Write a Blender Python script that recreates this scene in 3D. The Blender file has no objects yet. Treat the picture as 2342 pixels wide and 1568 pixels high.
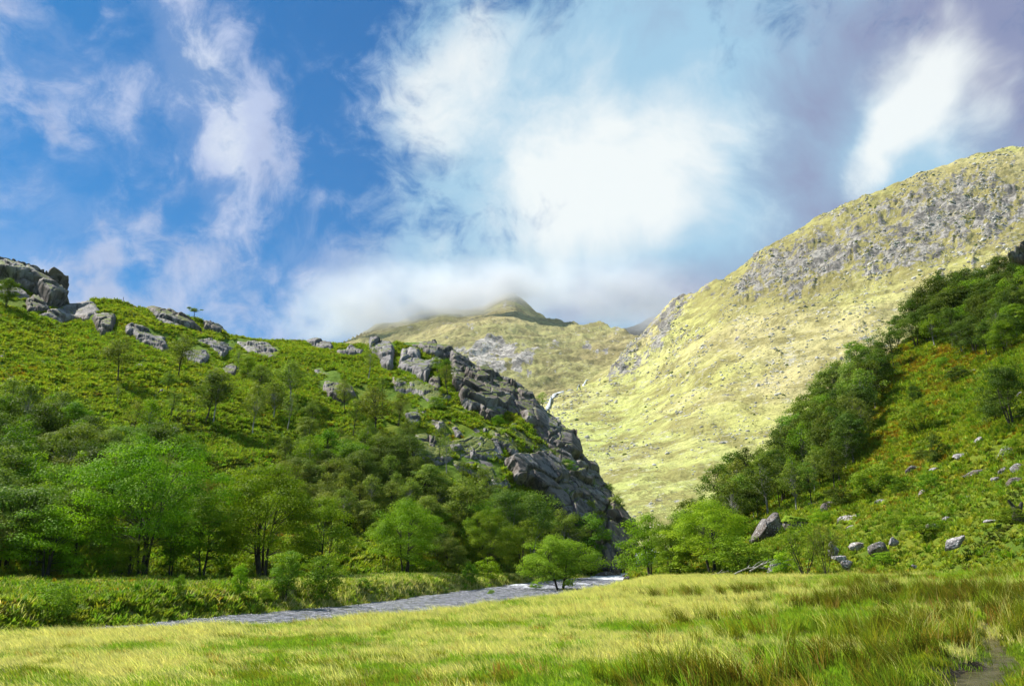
import bpy, math, random
import numpy as np
from mathutils import Vector

# ------------------------------------------------------------------ camera, light, exposure
SC = bpy.context.scene
COL = SC.collection
rad = math.radians
F, CX, CY, YH = 1838.0, 1171.0, 784.0, 1284.0      # focal length, centre and horizon row (in units of a 2342 wide picture)
PITCH = math.atan((YH - CY) / F)
CAM = np.array([0.0, 0.0, 2.0])
cam_data = bpy.data.cameras.new("camera")
cam = bpy.data.objects.new("camera", cam_data)
COL.objects.link(cam)
cam.location = CAM
cam.rotation_euler = (rad(90) + PITCH, 0, 0)
cam_data.sensor_width = 36
cam_data.lens = 36 * F / 2342
cam_data.clip_start = 0.1
cam_data.clip_end = 20000
SC.camera = cam
SC.view_settings.view_transform = 'Standard'
SC.view_settings.look = 'None'
SC.view_settings.exposure = 0.9
SC.view_settings.gamma = 1.0
SC.view_settings.use_curve_mapping = False
SC.cycles.use_denoising = True
SC.cycles.max_bounces = 5
SC.cycles.diffuse_bounces = 2
SC.cycles.glossy_bounces = 2
SC.cycles.transmission_bounces = 2
SC.cycles.transparent_max_bounces = 4
SC.cycles.volume_bounces = 2
SC.cycles.caustics_reflective = False
SC.cycles.caustics_refractive = False

SUN_AZ, SUN_EL = rad(-66), rad(50)                 # azimuth from the view direction (towards the left), elevation
sun_dir = Vector((math.sin(SUN_AZ) * math.cos(SUN_EL), math.cos(SUN_AZ) * math.cos(SUN_EL), math.sin(SUN_EL)))
sd = bpy.data.lights.new("sun", 'SUN')
sd.energy = 5.0
sd.angle = rad(0.6)
sd.color = (1.0, 0.96, 0.87)
sun = bpy.data.objects.new("sun", sd)
COL.objects.link(sun)
sun.rotation_euler = sun_dir.to_track_quat('Z', 'Y').to_euler()
sun.location = (0, 0, 900)

# ------------------------------------------------------------------ node helper
class NT:
    def __init__(s, tree):
        s.t = tree; s.N = tree.nodes; s.L = tree.links; s.N.clear()
    def n(s, kind, **kw):
        o = s.N.new(kind)
        for k, v in kw.items(): setattr(o, k, v)
        return o
    def put(s, sock, v):
        if v is None: return
        if isinstance(v, bpy.types.NodeSocket): s.L.new(v, sock)
        else:
            if isinstance(v, (tuple, list)) and len(v) == 3 and sock.type == 'RGBA': v = (*v, 1)
            sock.default_value = v
    def math(s, op, a, b=None, c=None, clamp=False):
        o = s.n('ShaderNodeMath', operation=op, use_clamp=clamp)
        s.put(o.inputs[0], a); s.put(o.inputs[1], b)
        if c is not None: s.put(o.inputs[2], c)
        return o.outputs[0]
    def vmath(s, op, a, b=None, scale=None):
        o = s.n('ShaderNodeVectorMath', operation=op)
        s.put(o.inputs[0], a); s.put(o.inputs[1], b)
        if scale is not None: s.put(o.inputs['Scale'], scale)
        return o.outputs['Value'] if op in ('LENGTH', 'DOT_PRODUCT') else o.outputs[0]
    def noise(s, vec, scale, detail=4, rough=0.55, dist=0.0, color=False):
        o = s.n('ShaderNodeTexNoise')
        s.put(o.inputs['Vector'], vec)
        o.inputs['Scale'].default_value = scale; o.inputs['Detail'].default_value = detail
        o.inputs['Roughness'].default_value = rough; o.inputs['Distortion'].default_value = dist
        return o.outputs['Color' if color else 'Fac']
    def voronoi(s, vec, scale, feature='F1', out='Distance'):
        o = s.n('ShaderNodeTexVoronoi', feature=feature)
        s.put(o.inputs['Vector'], vec); o.inputs['Scale'].default_value = scale
        return o.outputs[out]
    def ramp(s, v, a, b, lo=0.0, hi=1.0, kind='SMOOTHSTEP'):
        o = s.n('ShaderNodeMapRange', interpolation_type=kind)
        s.put(o.inputs[0], v); s.put(o.inputs[1], a); s.put(o.inputs[2], b); s.put(o.inputs[3], lo); s.put(o.inputs[4], hi)
        return o.outputs[0]
    def mix(s, f, a, b, blend='MIX'):
        o = s.n('ShaderNodeMix', data_type='RGBA', blend_type=blend)
        s.put(o.inputs[0], f); s.put(o.inputs[6], a); s.put(o.inputs[7], b)
        return o.outputs[2]
    def scale(s, vec, sx, sy, sz):
        return s.vmath('MULTIPLY', vec, (sx, sy, sz))
    def attr(s, name, out='Fac'):
        return s.n('ShaderNodeAttribute', attribute_name=name).outputs[out]

def lin(r, g, b):                                   # 0-255 sRGB to linear
    f = lambda c: c / 12.92 if c <= 0.04045 else ((c + 0.055) / 1.055) ** 2.4
    return tuple(f(c / 255) for c in (r, g, b))

# ------------------------------------------------------------------ sight lines: picture point (+ distance) -> place
cp, sp = math.cos(PITCH), math.sin(PITCH)
def ray(x, y):
    x = np.asarray(x, float); y = np.asarray(y, float)
    a, b = np.broadcast_arrays((x - CX) / F, -(y - CY) / F)
    v = np.stack([a, cp - b * sp, sp + b * cp], -1)
    return v / np.hypot(v[..., 0], v[..., 1])[..., None]
def at(x, y, d):
    return CAM + ray(x, y) * np.asarray(d, float)[..., None]
def px(P):
    P = np.asarray(P, float) - CAM
    f = P[..., 1] * cp + P[..., 2] * sp
    u = -P[..., 1] * sp + P[..., 2] * cp
    return CX + F * P[..., 0] / f, CY - F * u / f
def azel(x, y):
    r = ray(x, y)
    return math.atan2(r[0], r[1]), math.atan2(r[2], 1.0)

# ------------------------------------------------------------------ sky
world = bpy.data.worlds.new("World")
SC.world = world
world.use_nodes = True
W = NT(world.node_tree)
sky = W.n('ShaderNodeTexSky', sky_type='NISHITA')
sky.sun_disc = False
sky.sun_elevation = SUN_EL
sky.sun_rotation = SUN_AZ
sky.air_density = 1.0; sky.dust_density = 0.3; sky.ozone_density = 4.0
dirv = W.n('ShaderNodeTexCoord').outputs['Generated']
sepd = W.n('ShaderNodeSeparateXYZ'); W.put(sepd.inputs[0], dirv)
w_az = W.math('ARCTAN2', sepd.outputs[0], sepd.outputs[1])
w_el = W.math('ARCSINE', sepd.outputs[2])
comb = W.n('ShaderNodeCombineXYZ'); W.put(comb.inputs[0], w_az); W.put(comb.inputs[1], w_el)
warpn = W.noise(dirv, 4.0, 4, 0.55, color=True)
warp = W.vmath('SCALE', W.vmath('SUBTRACT', warpn, (0.5, 0.5, 0.5)), scale=0.22)
vaz = W.vmath('ADD', comb.outputs[0], warp)
def blobs(lst):
    tot = None
    for (x, y, sx, sy, rot, amp) in lst:
        a, e = azel(x, y)
        m = W.n('ShaderNodeMapping', vector_type='TEXTURE')
        W.put(m.inputs[0], vaz)
        m.inputs['Location'].default_value = (a, e, 0)
        m.inputs['Rotation'].default_value = (0, 0, rad(rot))
        m.inputs['Scale'].default_value = (sx / F, sy / F, 1)
        ln = W.vmath('LENGTH', W.vmath('MULTIPLY', m.outputs[0], (1, 1, 0)))
        v = W.ramp(ln, 0.0, 1.0, amp, 0.0)
        tot = v if tot is None else W.math('ADD', tot, v)
    return tot
# where there is more cloud (+) or open blue (-); rotation is anticlockwise in the picture
cover = blobs([
    (1900, 350, 1300, 900, 0, 0.75), (1350, 330, 560, 560, 0, 0.45), (1150, 640, 420, 130, 0, 0.5),
    (430, 90, 230, 230, -50, 0.42), (560, 200, 170, 240, -25, 0.36), (550, 370, 200, 290, -20, 0.40), (160, 250, 140, 100, 0, 0.2), (330, 330, 560, 480, 0, 0.30), (120, 80, 120, 90, 0, 0.15), (330, 700, 500, 110, 0, 0.2), (480, 590, 150, 220, 10, 0.34), (60, 570, 330, 200, -30, 0.46), (740, 640, 260, 120, 0, 0.22), (1060, 330, 260, 360, -20, 0.30), (400, 330, 90, 120, 0, 0.10), (250, 60, 80, 60, 0, 0.12),
    (240, 250, 120, 120, 0, 0.16), (260, 440, 130, 60, 0, 0.22), (60, 380, 120, 60, 0, 0.2), (40, 70, 110, 110, 0, 0.12), (720, 140, 100, 160, -40, 0.16),
    (850, 20, 180, 110, 0, -0.35), (760, 270, 120, 200, 20, -0.40), (280, 330, 170, 130, 20, -0.22), (200, 140, 190, 160, 0, -0.22),
    (330, 500, 110, 100, 0, -0.15), (850, 540, 150, 90, 0, -0.16), (330, 620, 160, 100, 0, -0.10), (640, 70, 70, 120, 0, -0.10), (410, 450, 60, 50, 0, -0.15), (470, 240, 60, 60, 0, -0.12), (640, 560, 90, 90, 0, -0.12),
    (1250, 60, 110, 90, 0, -0.22), (1120, 200, 60, 110, -20, -0.12)])
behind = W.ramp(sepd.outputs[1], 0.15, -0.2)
cover = W.math('ADD', cover, W.math('ADD', W.ramp(w_el, 0.75, 1.1, 0.0, 0.45), W.math('MULTIPLY', behind, 0.35)))     # unseen cloud overhead and behind, added to whiten the ambient light
white = blobs([
    (1400, 390, 370, 260, 0, 0.85), (1230, 450, 400, 240, 10, 0.40), (1070, 190, 260, 230, 40, 0.62), (970, 320, 190, 150, 30, 0.55), (1100, 620, 420, 120, 0, 0.22),
    (2170, 215, 200, 190, 55, 1.15), (2070, 350, 200, 90, 25, 0.7), (1280, 130, 300, 190, 0, 0.3), (1600, 300, 260, 240, 0, 0.25), (470, 130, 200, 170, 0, 0.40), (520, 380, 130, 220, -10, 0.3), (240, 440, 90, 50, 0, 0.35), (60, 560, 200, 120, -30, 0.25)])
greyb = blobs([
    (2250, 40, 420, 210, 10, 1.0), (1850, 430, 260, 360, 0, 0.75), (1560, 650, 460, 150, 0, 0.95), (1880, 120, 300, 230, 0, 0.45), (2340, 300, 120, 260, 0, 0.9),
    (1900, 560, 280, 150, 30, 0.5), (1230, 640, 400, 110, 0, 0.35), (640, 420, 160, 300, -20, 0.10)])
sdir = W.vmath('ADD', dirv, W.vmath('SCALE', warp, scale=0.5))
n1 = W.noise(W.scale(sdir, 1.0, 1.0, 1.15), 8.0, 14, 0.64, 0.35)
n2 = W.noise(sdir, 2.6, 6, 0.5)
n5 = W.noise(sdir, 24.0, 10, 0.66, 0.6)
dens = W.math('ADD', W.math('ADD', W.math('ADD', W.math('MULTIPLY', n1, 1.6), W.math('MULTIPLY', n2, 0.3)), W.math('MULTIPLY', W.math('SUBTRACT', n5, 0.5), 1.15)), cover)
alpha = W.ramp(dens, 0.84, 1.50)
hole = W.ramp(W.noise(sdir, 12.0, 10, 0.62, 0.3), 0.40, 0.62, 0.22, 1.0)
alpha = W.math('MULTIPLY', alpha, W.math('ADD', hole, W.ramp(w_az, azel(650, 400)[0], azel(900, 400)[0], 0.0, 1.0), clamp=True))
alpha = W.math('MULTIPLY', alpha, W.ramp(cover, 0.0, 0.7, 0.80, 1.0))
n3 = W.noise(sdir, 5.0, 12, 0.62, 0.4)
wf = W.math('ADD', white, W.math('MULTIPLY', W.math('SUBTRACT', n3, 0.5), 2.3), clamp=True)
gf = W.math('ADD', greyb, W.math('MULTIPLY', W.math('SUBTRACT', n3, 0.5), -2.0), clamp=True)
base_cloud = W.mix(W.ramp(w_az, azel(700, 400)[0], azel(1000, 400)[0]), lin(186, 200, 234), lin(160, 202, 230))
cl = W.mix(gf, base_cloud, lin(138, 146, 184))
cl = W.mix(W.ramp(wf, 0.10, 1.15), cl, (0.93, 0.97, 0.97))
CLOUD_GAIN = 7.6
cl = W.vmath('SCALE', cl, scale=CLOUD_GAIN)
# the clear part: deeper and more saturated than the plain model sky
hs = W.n('ShaderNodeHueSaturation'); W.put(hs.inputs['Color'], sky.outputs[0])
hs.inputs['Saturation'].default_value = 1.25; hs.inputs['Value'].default_value = 1.0
blue = W.mix(1.0, hs.outputs[0], (0.0, 0.60, 0.80), blend='MULTIPLY')
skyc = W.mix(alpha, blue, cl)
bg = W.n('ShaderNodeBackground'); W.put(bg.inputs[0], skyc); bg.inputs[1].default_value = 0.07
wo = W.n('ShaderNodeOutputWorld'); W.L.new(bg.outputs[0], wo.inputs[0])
world.cycles.sampling_method = 'MANUAL'
world.cycles.sample_map_resolution = 512

# ------------------------------------------------------------------ numpy noise
def _h(ix, iy, iz, seed):
    h = (ix.astype(np.uint32) * np.uint32(374761393)) ^ (iy.astype(np.uint32) * np.uint32(668265263)) ^ (iz.astype(np.uint32) * np.uint32(2147483647 - 1800)) ^ np.uint32((seed * 1274126177) & 0xffffffff)
    h = (h ^ (h >> np.uint32(13))) * np.uint32(1274126177)
    h = (h ^ (h >> np.uint32(15))) * np.uint32(2246822519)
    return ((h ^ (h >> np.uint32(16))) & np.uint32(0xffffff)).astype(np.float32) / 16777215.0
def vnoise(p, seed=0):
    p = np.asarray(p, float); i = np.floor(p).astype(np.int64); f = (p - i).astype(np.float32); f = f * f * (3 - 2 * f)
    x, y, z = i[..., 0], i[..., 1], i[..., 2]
    r = 0
    for a in (0, 1):
        for b in (0, 1):
            for c in (0, 1):
                w = (f[..., 0] if a else 1 - f[..., 0]) * (f[..., 1] if b else 1 - f[..., 1]) * (f[..., 2] if c else 1 - f[..., 2])
                r = r + w * _h(x + a, y + b, z + c, seed)
    return r * 2 - 1
def fbm(p, octv=4, seed=0, gain=0.5, lac=2.07):
    p = np.asarray(p, float); a, s, r = 1.0, 0.0, 0
    for k in range(octv):
        r = r + a * vnoise(p + 17.3 * k, seed + k); s += a; a *= gain; p = p * lac
    return r / s
def worley(p, seed=0):
    p = np.asarray(p, float); i = np.floor(p).astype(np.int64); f = p - i
    f1 = np.full(p.shape[:-1], 9.0); f2 = f1.copy(); cid = np.zeros(p.shape[:-1])
    for a in (-1, 0, 1):
        for b in (-1, 0, 1):
            for c in (-1, 0, 1):
                X, Y, Z = i[..., 0] + a, i[..., 1] + b, i[..., 2] + c
                dx = a + _h(X, Y, Z, seed) - f[..., 0]; dy = b + _h(X, Y, Z, seed + 1) - f[..., 1]; dz = c + _h(X, Y, Z, seed + 2) - f[..., 2]
                d = np.sqrt(dx * dx + dy * dy + dz * dz); v = _h(X, Y, Z, seed + 3)
                near = d < f1
                f2 = np.where(near, f1, np.minimum(f2, d)); cid = np.where(near, v, cid); f1 = np.where(near, d, f1)
    return f1, f2, cid
def sstep(a, b, v):
    t = np.clip((v - a) / (b - a), 0, 1); return t * t * (3 - 2 * t)
def curve(pts, soft=0):
    xs = np.array([p[0] for p in pts], float); ys = np.array([p[1] for p in pts], float)
    if not soft: return lambda x: np.interp(x, xs, ys)
    g = np.arange(xs[0] - 4 * soft, xs[-1] + 4 * soft, 4.0); v = np.interp(g, xs, ys)
    k = np.exp(-0.5 * (np.arange(-3 * soft, 3 * soft + 1, 4.0) / soft) ** 2); k /= k.sum()
    v = np.convolve(np.pad(v, len(k) // 2, mode='edge'), k, 'valid')[:len(g)]
    return lambda x: np.interp(x, g, v)

# ------------------------------------------------------------------ mesh and object helpers
def mesh_of(name, V, Fc, smooth=True, attrs=None):
    V = np.ascontiguousarray(V, np.float32).reshape(-1, 3); Fc = np.ascontiguousarray(Fc, np.int32)
    k = Fc.shape[1]; m = bpy.data.meshes.new(name)
    m.vertices.add(len(V)); m.vertices.foreach_set('co', V.ravel())
    m.loops.add(Fc.size); m.loops.foreach_set('vertex_index', Fc.ravel())
    m.polygons.add(len(Fc)); m.polygons.foreach_set('loop_start', np.arange(0, Fc.size, k, dtype=np.int32))
    try: m.polygons.foreach_set('loop_total', np.full(len(Fc), k, np.int32))
    except Exception: pass
    m.update(calc_edges=True)
    m.polygons.foreach_set('use_smooth', np.full(len(Fc), smooth, bool))
    for a, v in (attrs or {}).items():
        at_ = m.attributes.new(a, 'FLOAT', 'POINT'); at_.data.foreach_set('value', np.ascontiguousarray(v, np.float32).ravel())
    return m
def link(name, mesh, material=None, parent=None):
    o = bpy.data.objects.new(name, mesh); COL.objects.link(o)
    if material is not None: mesh.materials.append(material)
    if parent is not None: o.parent = parent
    return o
def tag(o, label=None, cat=None, group=None, kind=None):
    for k, v in (('label', label), ('category', cat), ('group', group), ('kind', kind)):
        if v: o[k] = v
    return o
def empty(name, loc, rz=0.0):
    o = bpy.data.objects.new(name, None); COL.objects.link(o); o.location = loc; o.rotation_euler = (0, 0, rz); o.empty_display_size = 0.5
    return o
def grid_faces(nu, nv):                             # vertices indexed [u * nv + v]
    i = np.arange(nu - 1)[:, None] * nv + np.arange(nv - 1)[None, :]
    return np.stack([i, i + nv, i + nv + 1, i + 1], -1).reshape(-1, 4)
def poly_sd(x, y, poly):                            # signed distance to a polygon, positive inside
    P = np.asarray(poly, float); x = np.asarray(x, float); y = np.asarray(y, float)
    best = np.full(x.shape, 1e9); inside = np.zeros(x.shape, bool)
    for (x1, y1), (x2, y2) in zip(P, np.roll(P, -1, 0)):
        ex, ey = x2 - x1, y2 - y1; L = ex * ex + ey * ey + 1e-9
        t = np.clip(((x - x1) * ex + (y - y1) * ey) / L, 0, 1)
        best = np.minimum(best, np.hypot(x - x1 - t * ex, y - y1 - t * ey))
        c = ((y1 > y) != (y2 > y)) & (x < (x2 - x1) * (y - y1) / (y2 - y1 + 1e-12) + x1); inside ^= c
    return np.where(inside, best, -best)

# ------------------------------------------------------------------ materials
def new_mat(name, rough=0.9, spec=0.25):
    m = bpy.data.materials.new(name); m.use_nodes = True
    T = NT(m.node_tree)
    T.b = T.n('ShaderNodeBsdfPrincipled'); T.b.inputs['Roughness'].default_value = rough
    T.b.inputs['Specular IOR Level'].default_value = spec
    T.o = T.n('ShaderNodeOutputMaterial'); T.L.new(T.b.outputs[0], T.o.inputs[0])
    T.pos = T.n('ShaderNodeNewGeometry').outputs['Position']
    return m, T
def bump(T, h, strength, dist):
    b = T.n('ShaderNodeBump'); T.put(b.inputs['Height'], h); b.inputs['Strength'].default_value = strength; b.inputs['Distance'].default_value = dist
    T.L.new(b.outputs[0], T.b.inputs['Normal'])

def rock_colour(T, pos, s=1.0, warm=0.5, light=1.0):
    a = T.noise(pos, 0.10 * s, 4, 0.6); b = T.noise(pos, 0.9 * s, 8, 0.65)
    c1 = tuple(light * v for v in (0.23, 0.21, 0.212)); c2 = tuple(light * v for v in (0.21, 0.165, 0.135)); c3 = tuple(light * v for v in (0.060, 0.053, 0.050))
    c = T.mix(T.ramp(a, 0.55 - 0.25 * warm, 0.75 - 0.2 * warm), c1, c2)
    c = T.mix(T.ramp(b, 0.50, 0.68), c, c3)
    c = T.mix(T.math('MULTIPLY', T.ramp(T.noise(pos, 0.24 * s, 5, 0.6), 0.53, 0.60), 0.75), c, tuple(light * v for v in (0.36, 0.33, 0.31)))
    st = T.noise(T.scale(pos, 1.1 * s, 1.1 * s, 0.10 * s), 1.0, 4, 0.6)            # stains running down the face
    c = T.mix(T.math('MULTIPLY', T.ramp(st, 0.50, 0.62), 0.75), c, (0.045, 0.040, 0.040))
    li = T.noise(pos, 2.6 * s, 6, 0.7)
    c = T.mix(T.math('MULTIPLY', T.ramp(li, 0.60, 0.70), 0.55), c, (0.42, 0.41, 0.38))   # lichen
    return c, b
def mat_rock(name, s=1.0, warm=0.5, light=1.0, moss=0.8, lichen=0.0):
    m, T = new_mat(name, 0.8, 0.3)
    c, b = rock_colour(T, T.pos, s, warm, light)
    if lichen:
        q = T.noise(T.pos, 3.2 * s, 3, 0.6); q2 = T.voronoi(T.pos, 5.0 * s)
        c = T.mix(T.math('MULTIPLY', T.ramp(T.math('SUBTRACT', q, T.math('MULTIPLY', q2, 0.25)), 0.50 - 0.10 * lichen, 0.56 - 0.10 * lichen), 0.85), c, (0.62, 0.60, 0.58))
    nz = T.n('ShaderNodeSeparateXYZ'); T.L.new(T.n('ShaderNodeNewGeometry').outputs['Normal'], nz.inputs[0])
    g = T.noise(T.pos, 0.8 * s, 5, 0.6)
    f = T.ramp(T.math('ADD', nz.outputs[2], T.math('MULTIPLY', T.math('SUBTRACT', g, 0.5), 1.1)), moss, moss + 0.1)
    gc = T.mix(T.ramp(T.noise(T.pos, 2.0 * s, 4), 0.35, 0.65), (0.055, 0.095, 0.012), (0.16, 0.17, 0.02))
    c = T.mix(f, c, gc)
    T.put(T.b.inputs['Base Color'], c)
    bump(T, T.math('ADD', b, T.noise(T.pos, 5 * s, 4, 0.6)), 0.6, 0.18 / s)
    return m
M_ROCK = mat_rock("grey_crag_rock", 0.8, 0.25, 0.85, 0.86)
M_ROCKW = mat_rock("brown_crag_rock", 0.8, 0.95, 0.72, 0.80)
M_BOULD = mat_rock("boulder_rock", 2.2, 0.35, 1.0, 1.18, 0.6)
M_BOULW = mat_rock("brown_boulder_rock", 2.0, 1.0, 0.5, 1.25, 0.05)
M_BOULP = mat_rock("pale_boulder_rock", 2.4, 0.4, 0.9, 1.15, 0.65)

def mat_hill(name, cols, orange, sc=1.0):
    """grass and bracken hillside; vertex attributes rocky and rusty say where stone and turning bracken show"""
    m, T = new_mat(name, 0.95, 0.1)
    n1 = T.noise(T.pos, 0.035 * sc, 4, 0.6); n2 = T.noise(T.pos, 0.35 * sc, 6, 0.65); n3 = T.noise(T.pos, 2.2 * sc, 5, 0.7)
    c = T.mix(T.ramp(n1, 0.40, 0.62), cols[0], cols[1])
    c = T.mix(T.ramp(n2, 0.42, 0.66), c, cols[2])
    c = T.mix(T.math('MULTIPLY', T.ramp(n3, 0.52, 0.72), 0.7), c, cols[3])
    r = T.math('ADD', T.attr('rusty'), T.math('MULTIPLY', T.math('SUBTRACT', T.noise(T.pos, 0.5 * sc, 6, 0.7), 0.5), 1.2))
    c = T.mix(T.math('MULTIPLY', T.ramp(r, 0.45, 0.75), 0.8), c, orange)
    rc, b = rock_colour(T, T.pos, 0.8 * sc, 0.5, 1.0)
    k = T.math('ADD', T.attr('rocky'), T.math('MULTIPLY', T.math('SUBTRACT', T.noise(T.pos, 0.30 * sc, 7, 0.65), 0.5), 1.6))
    c = T.mix(T.ramp(k, 0.50, 0.58), c, rc)
    T.put(T.b.inputs['Base Color'], c)
    bump(T, T.math('ADD', n3, T.noise(T.pos, 7 * sc, 4, 0.7)), 0.9, 0.35 / sc)
    return m
M_HILL = mat_hill("green_hillside", ((0.095, 0.190, 0.018), (0.190, 0.230, 0.016), (0.140, 0.220, 0.020), (0.060, 0.110, 0.014)), (0.22, 0.15, 0.018))
M_SLOPE = mat_hill("bracken_slope", ((0.12, 0.20, 0.018), (0.20, 0.23, 0.020), (0.11, 0.18, 0.018), (0.060, 0.105, 0.014)), (0.24, 0.20, 0.022), 1.4)

def mat_far(name, cols, rock_l, sc=1.0):
    m, T = new_mat(name, 0.95, 0.1)
    n1 = T.noise(T.pos, 0.005 * sc, 6, 0.62); n2 = T.noise(T.scale(T.pos, 1, 1, 0.45), 0.03 * sc, 8, 0.68); n3 = T.noise(T.pos, 0.20 * sc, 6, 0.75)
    c = T.mix(T.ramp(n1, 0.42, 0.58), cols[0], cols[1])
    c = T.mix(T.math('MULTIPLY', T.attr('lush'), 0.85), c, cols[3])
    c = T.mix(T.math('MULTIPLY', T.ramp(n2, 0.44, 0.60), 0.78), c, cols[2])
    c = T.mix(T.math('MULTIPLY', T.ramp(n3, 0.50, 0.66), 0.45), c, tuple(0.42 * v for v in cols[2]))
    a = T.noise(T.scale(T.pos, 1, 1, 0.5), 0.05 * sc, 8, 0.72)
    rc = T.mix(T.ramp(a, 0.42, 0.58), tuple(rock_l * v for v in (0.22, 0.20, 0.185)), tuple(rock_l * v for v in (0.54, 0.50, 0.45)))
    rc = T.mix(T.math('MULTIPLY', T.ramp(n3, 0.48, 0.60), 0.75), rc, tuple(rock_l * v for v in (0.10, 0.095, 0.085)))
    k = T.math('ADD', T.attr('rocky'), T.math('MULTIPLY', T.math('SUBTRACT', T.noise(T.scale(T.pos, 1, 1, 0.6), 0.07 * sc, 8, 0.74), 0.5), 4.2))
    c = T.mix(T.math('MULTIPLY', T.attr('brown'), 0.85), c, cols[2])
    gl = T.noise(T.scale(T.pos, 1, 1, 0.25), 0.012 * sc, 9, 0.72, 0.8)
    c = T.mix(T.math('MULTIPLY', T.ramp(T.math('ABSOLUTE', T.math('SUBTRACT', gl, 0.5)), 0.022, 0.0), 0.55), c, tuple(0.5 * v for v in cols[2]))
    c = T.mix(T.ramp(k, 0.42, 0.72), c, rc)
    sp_ = T.math('ADD', T.noise(T.pos, 0.11 * sc, 4, 0.75), T.math('MULTIPLY', T.attr('stony'), 0.05))
    c = T.mix(T.math('MULTIPLY', T.ramp(sp_, 0.62, 0.72), 0.6), c, (0.58, 0.55, 0.50))
    T.put(T.b.inputs['Base Color'], c)
    bump(T, T.math('ADD', n3, a), 0.9, 3.5 / sc)
    return m
M_MOUNT = mat_far("sunlit_mountain", ((0.53, 0.51, 0.165), (0.55, 0.48, 0.22), (0.25, 0.215, 0.075), (0.50, 0.56, 0.175)), 0.68)
M_PEAK = mat_far("distant_peak", ((0.36, 0.34, 0.13), (0.42, 0.35, 0.16), (0.20, 0.17, 0.07), (0.40, 0.42, 0.14)), 0.95, 0.7)
M_DARK = mat_far("cloud_shaded_mountain", ((0.045, 0.050, 0.035), (0.055, 0.05, 0.04), (0.035, 0.035, 0.03), (0.05, 0.06, 0.03)), 0.35, 0.7)  # dark tones stand in for the cloud shadow lying on this mountain

def mat_leaf(name, c1, c2, c3, trans=0.32, hue=0.02, val=0.25):
    m = bpy.data.materials.new(name); m.use_nodes = True
    T = NT(m.node_tree)
    oi = T.n('ShaderNodeObjectInfo').outputs['Random']
    t = T.attr('tint')
    c = T.mix(T.ramp(t, 0.0, 0.5, kind='LINEAR'), c1, c2); c = T.mix(T.ramp(t, 0.55, 1.0, kind='LINEAR'), c, c3)
    h = T.n('ShaderNodeHueSaturation'); T.put(h.inputs['Color'], c)
    T.put(h.inputs['Hue'], T.ramp(oi, 0, 1, 0.5 - hue, 0.5 + hue, 'LINEAR'))
    T.put(h.inputs['Value'], T.ramp(T.math('FRACT', T.math('MULTIPLY', oi, 7.31)), 0, 1, 1 - val, 1 + val, 'LINEAR'))
    d = T.n('ShaderNodeBsdfPrincipled'); T.put(d.inputs['Base Color'], h.outputs[0]); d.inputs['Roughness'].default_value = 0.6; d.inputs['Specular IOR Level'].default_value = 0.06
    tr = T.n('ShaderNodeBsdfTranslucent'); T.put(tr.inputs[0], T.mix(1.0, h.outputs[0], (1.3, 1.5, 0.6), blend='MULTIPLY'))
    ms = T.n('ShaderNodeMixShader'); ms.inputs[0].default_value = trans
    T.L.new(d.outputs[0], ms.inputs[1]); T.L.new(tr.outputs[0], ms.inputs[2])
    o = T.n('ShaderNodeOutputMaterial'); T.L.new(ms.outputs[0], o.inputs[0])
    return m
L_SYC = mat_leaf("bright_sycamore_leaves", (0.1092, 0.2038, 0.0091), (0.1676, 0.2895, 0.0114), (0.2477, 0.3539, 0.0149))
L_ALD = mat_leaf("deep_green_leaves", (0.0876, 0.1675, 0.011), (0.1399, 0.2296, 0.0148), (0.2011, 0.2793, 0.0173))
L_BIR = mat_leaf("olive_birch_leaves", (0.1183, 0.1594, 0.0257), (0.1742, 0.2163, 0.036), (0.2302, 0.2561, 0.0446))
L_BLU = mat_leaf("blue_green_leaves", (0.0983, 0.1534, 0.0215), (0.1475, 0.2097, 0.031), (0.2035, 0.2506, 0.0371))
L_DRK = mat_leaf("dark_wood_leaves", (0.0542, 0.091, 0.0127), (0.08, 0.1213, 0.0161), (0.1225, 0.1567, 0.0196))
L_WIL = mat_leaf("yellow_green_willow_leaves", (0.1377, 0.225, 0.0162), (0.2008, 0.2982, 0.0198), (0.2696, 0.36, 0.027))
L_BRG = mat_leaf("green_bracken", (0.1544, 0.2322, 0.0253), (0.2246, 0.2786, 0.0317), (0.3019, 0.3096, 0.0411), 0.3, 0.03, 0.35)
L_BRY = mat_leaf("yellowing_bracken", (0.2294, 0.299, 0.029), (0.295, 0.3335, 0.0354), (0.3605, 0.345, 0.0451), 0.3, 0.03, 0.3)
L_BRO = mat_leaf("rusty_bracken", (0.252, 0.1615, 0.0198), (0.333, 0.2185, 0.0242), (0.396, 0.2945, 0.033), 0.25, 0.02, 0.35)
L_BRD = mat_leaf("dark_heather", (0.0845, 0.1235, 0.0208), (0.117, 0.156, 0.026), (0.143, 0.1235, 0.0338), 0.2, 0.03, 0.35)
G_GRN = mat_leaf("green_grass", (0.17, 0.27, 0.022), (0.26, 0.36, 0.035), (0.42, 0.46, 0.09), 0.40, 0.02, 0.32)
G_STR = mat_leaf("straw_grass", (0.4066, 0.41, 0.144), (0.5885, 0.52, 0.243), (0.7918, 0.65, 0.378), 0.40, 0.015, 0.2)
G_DRK = mat_leaf("rush_green", (0.11, 0.16, 0.014), (0.18, 0.21, 0.020), (0.28, 0.25, 0.032), 0.42, 0.03, 0.35)
G_RED = mat_leaf("rusty_grass", (0.30, 0.17, 0.040), (0.40, 0.25, 0.07), (0.46, 0.34, 0.11), 0.3, 0.02, 0.3)
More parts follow.
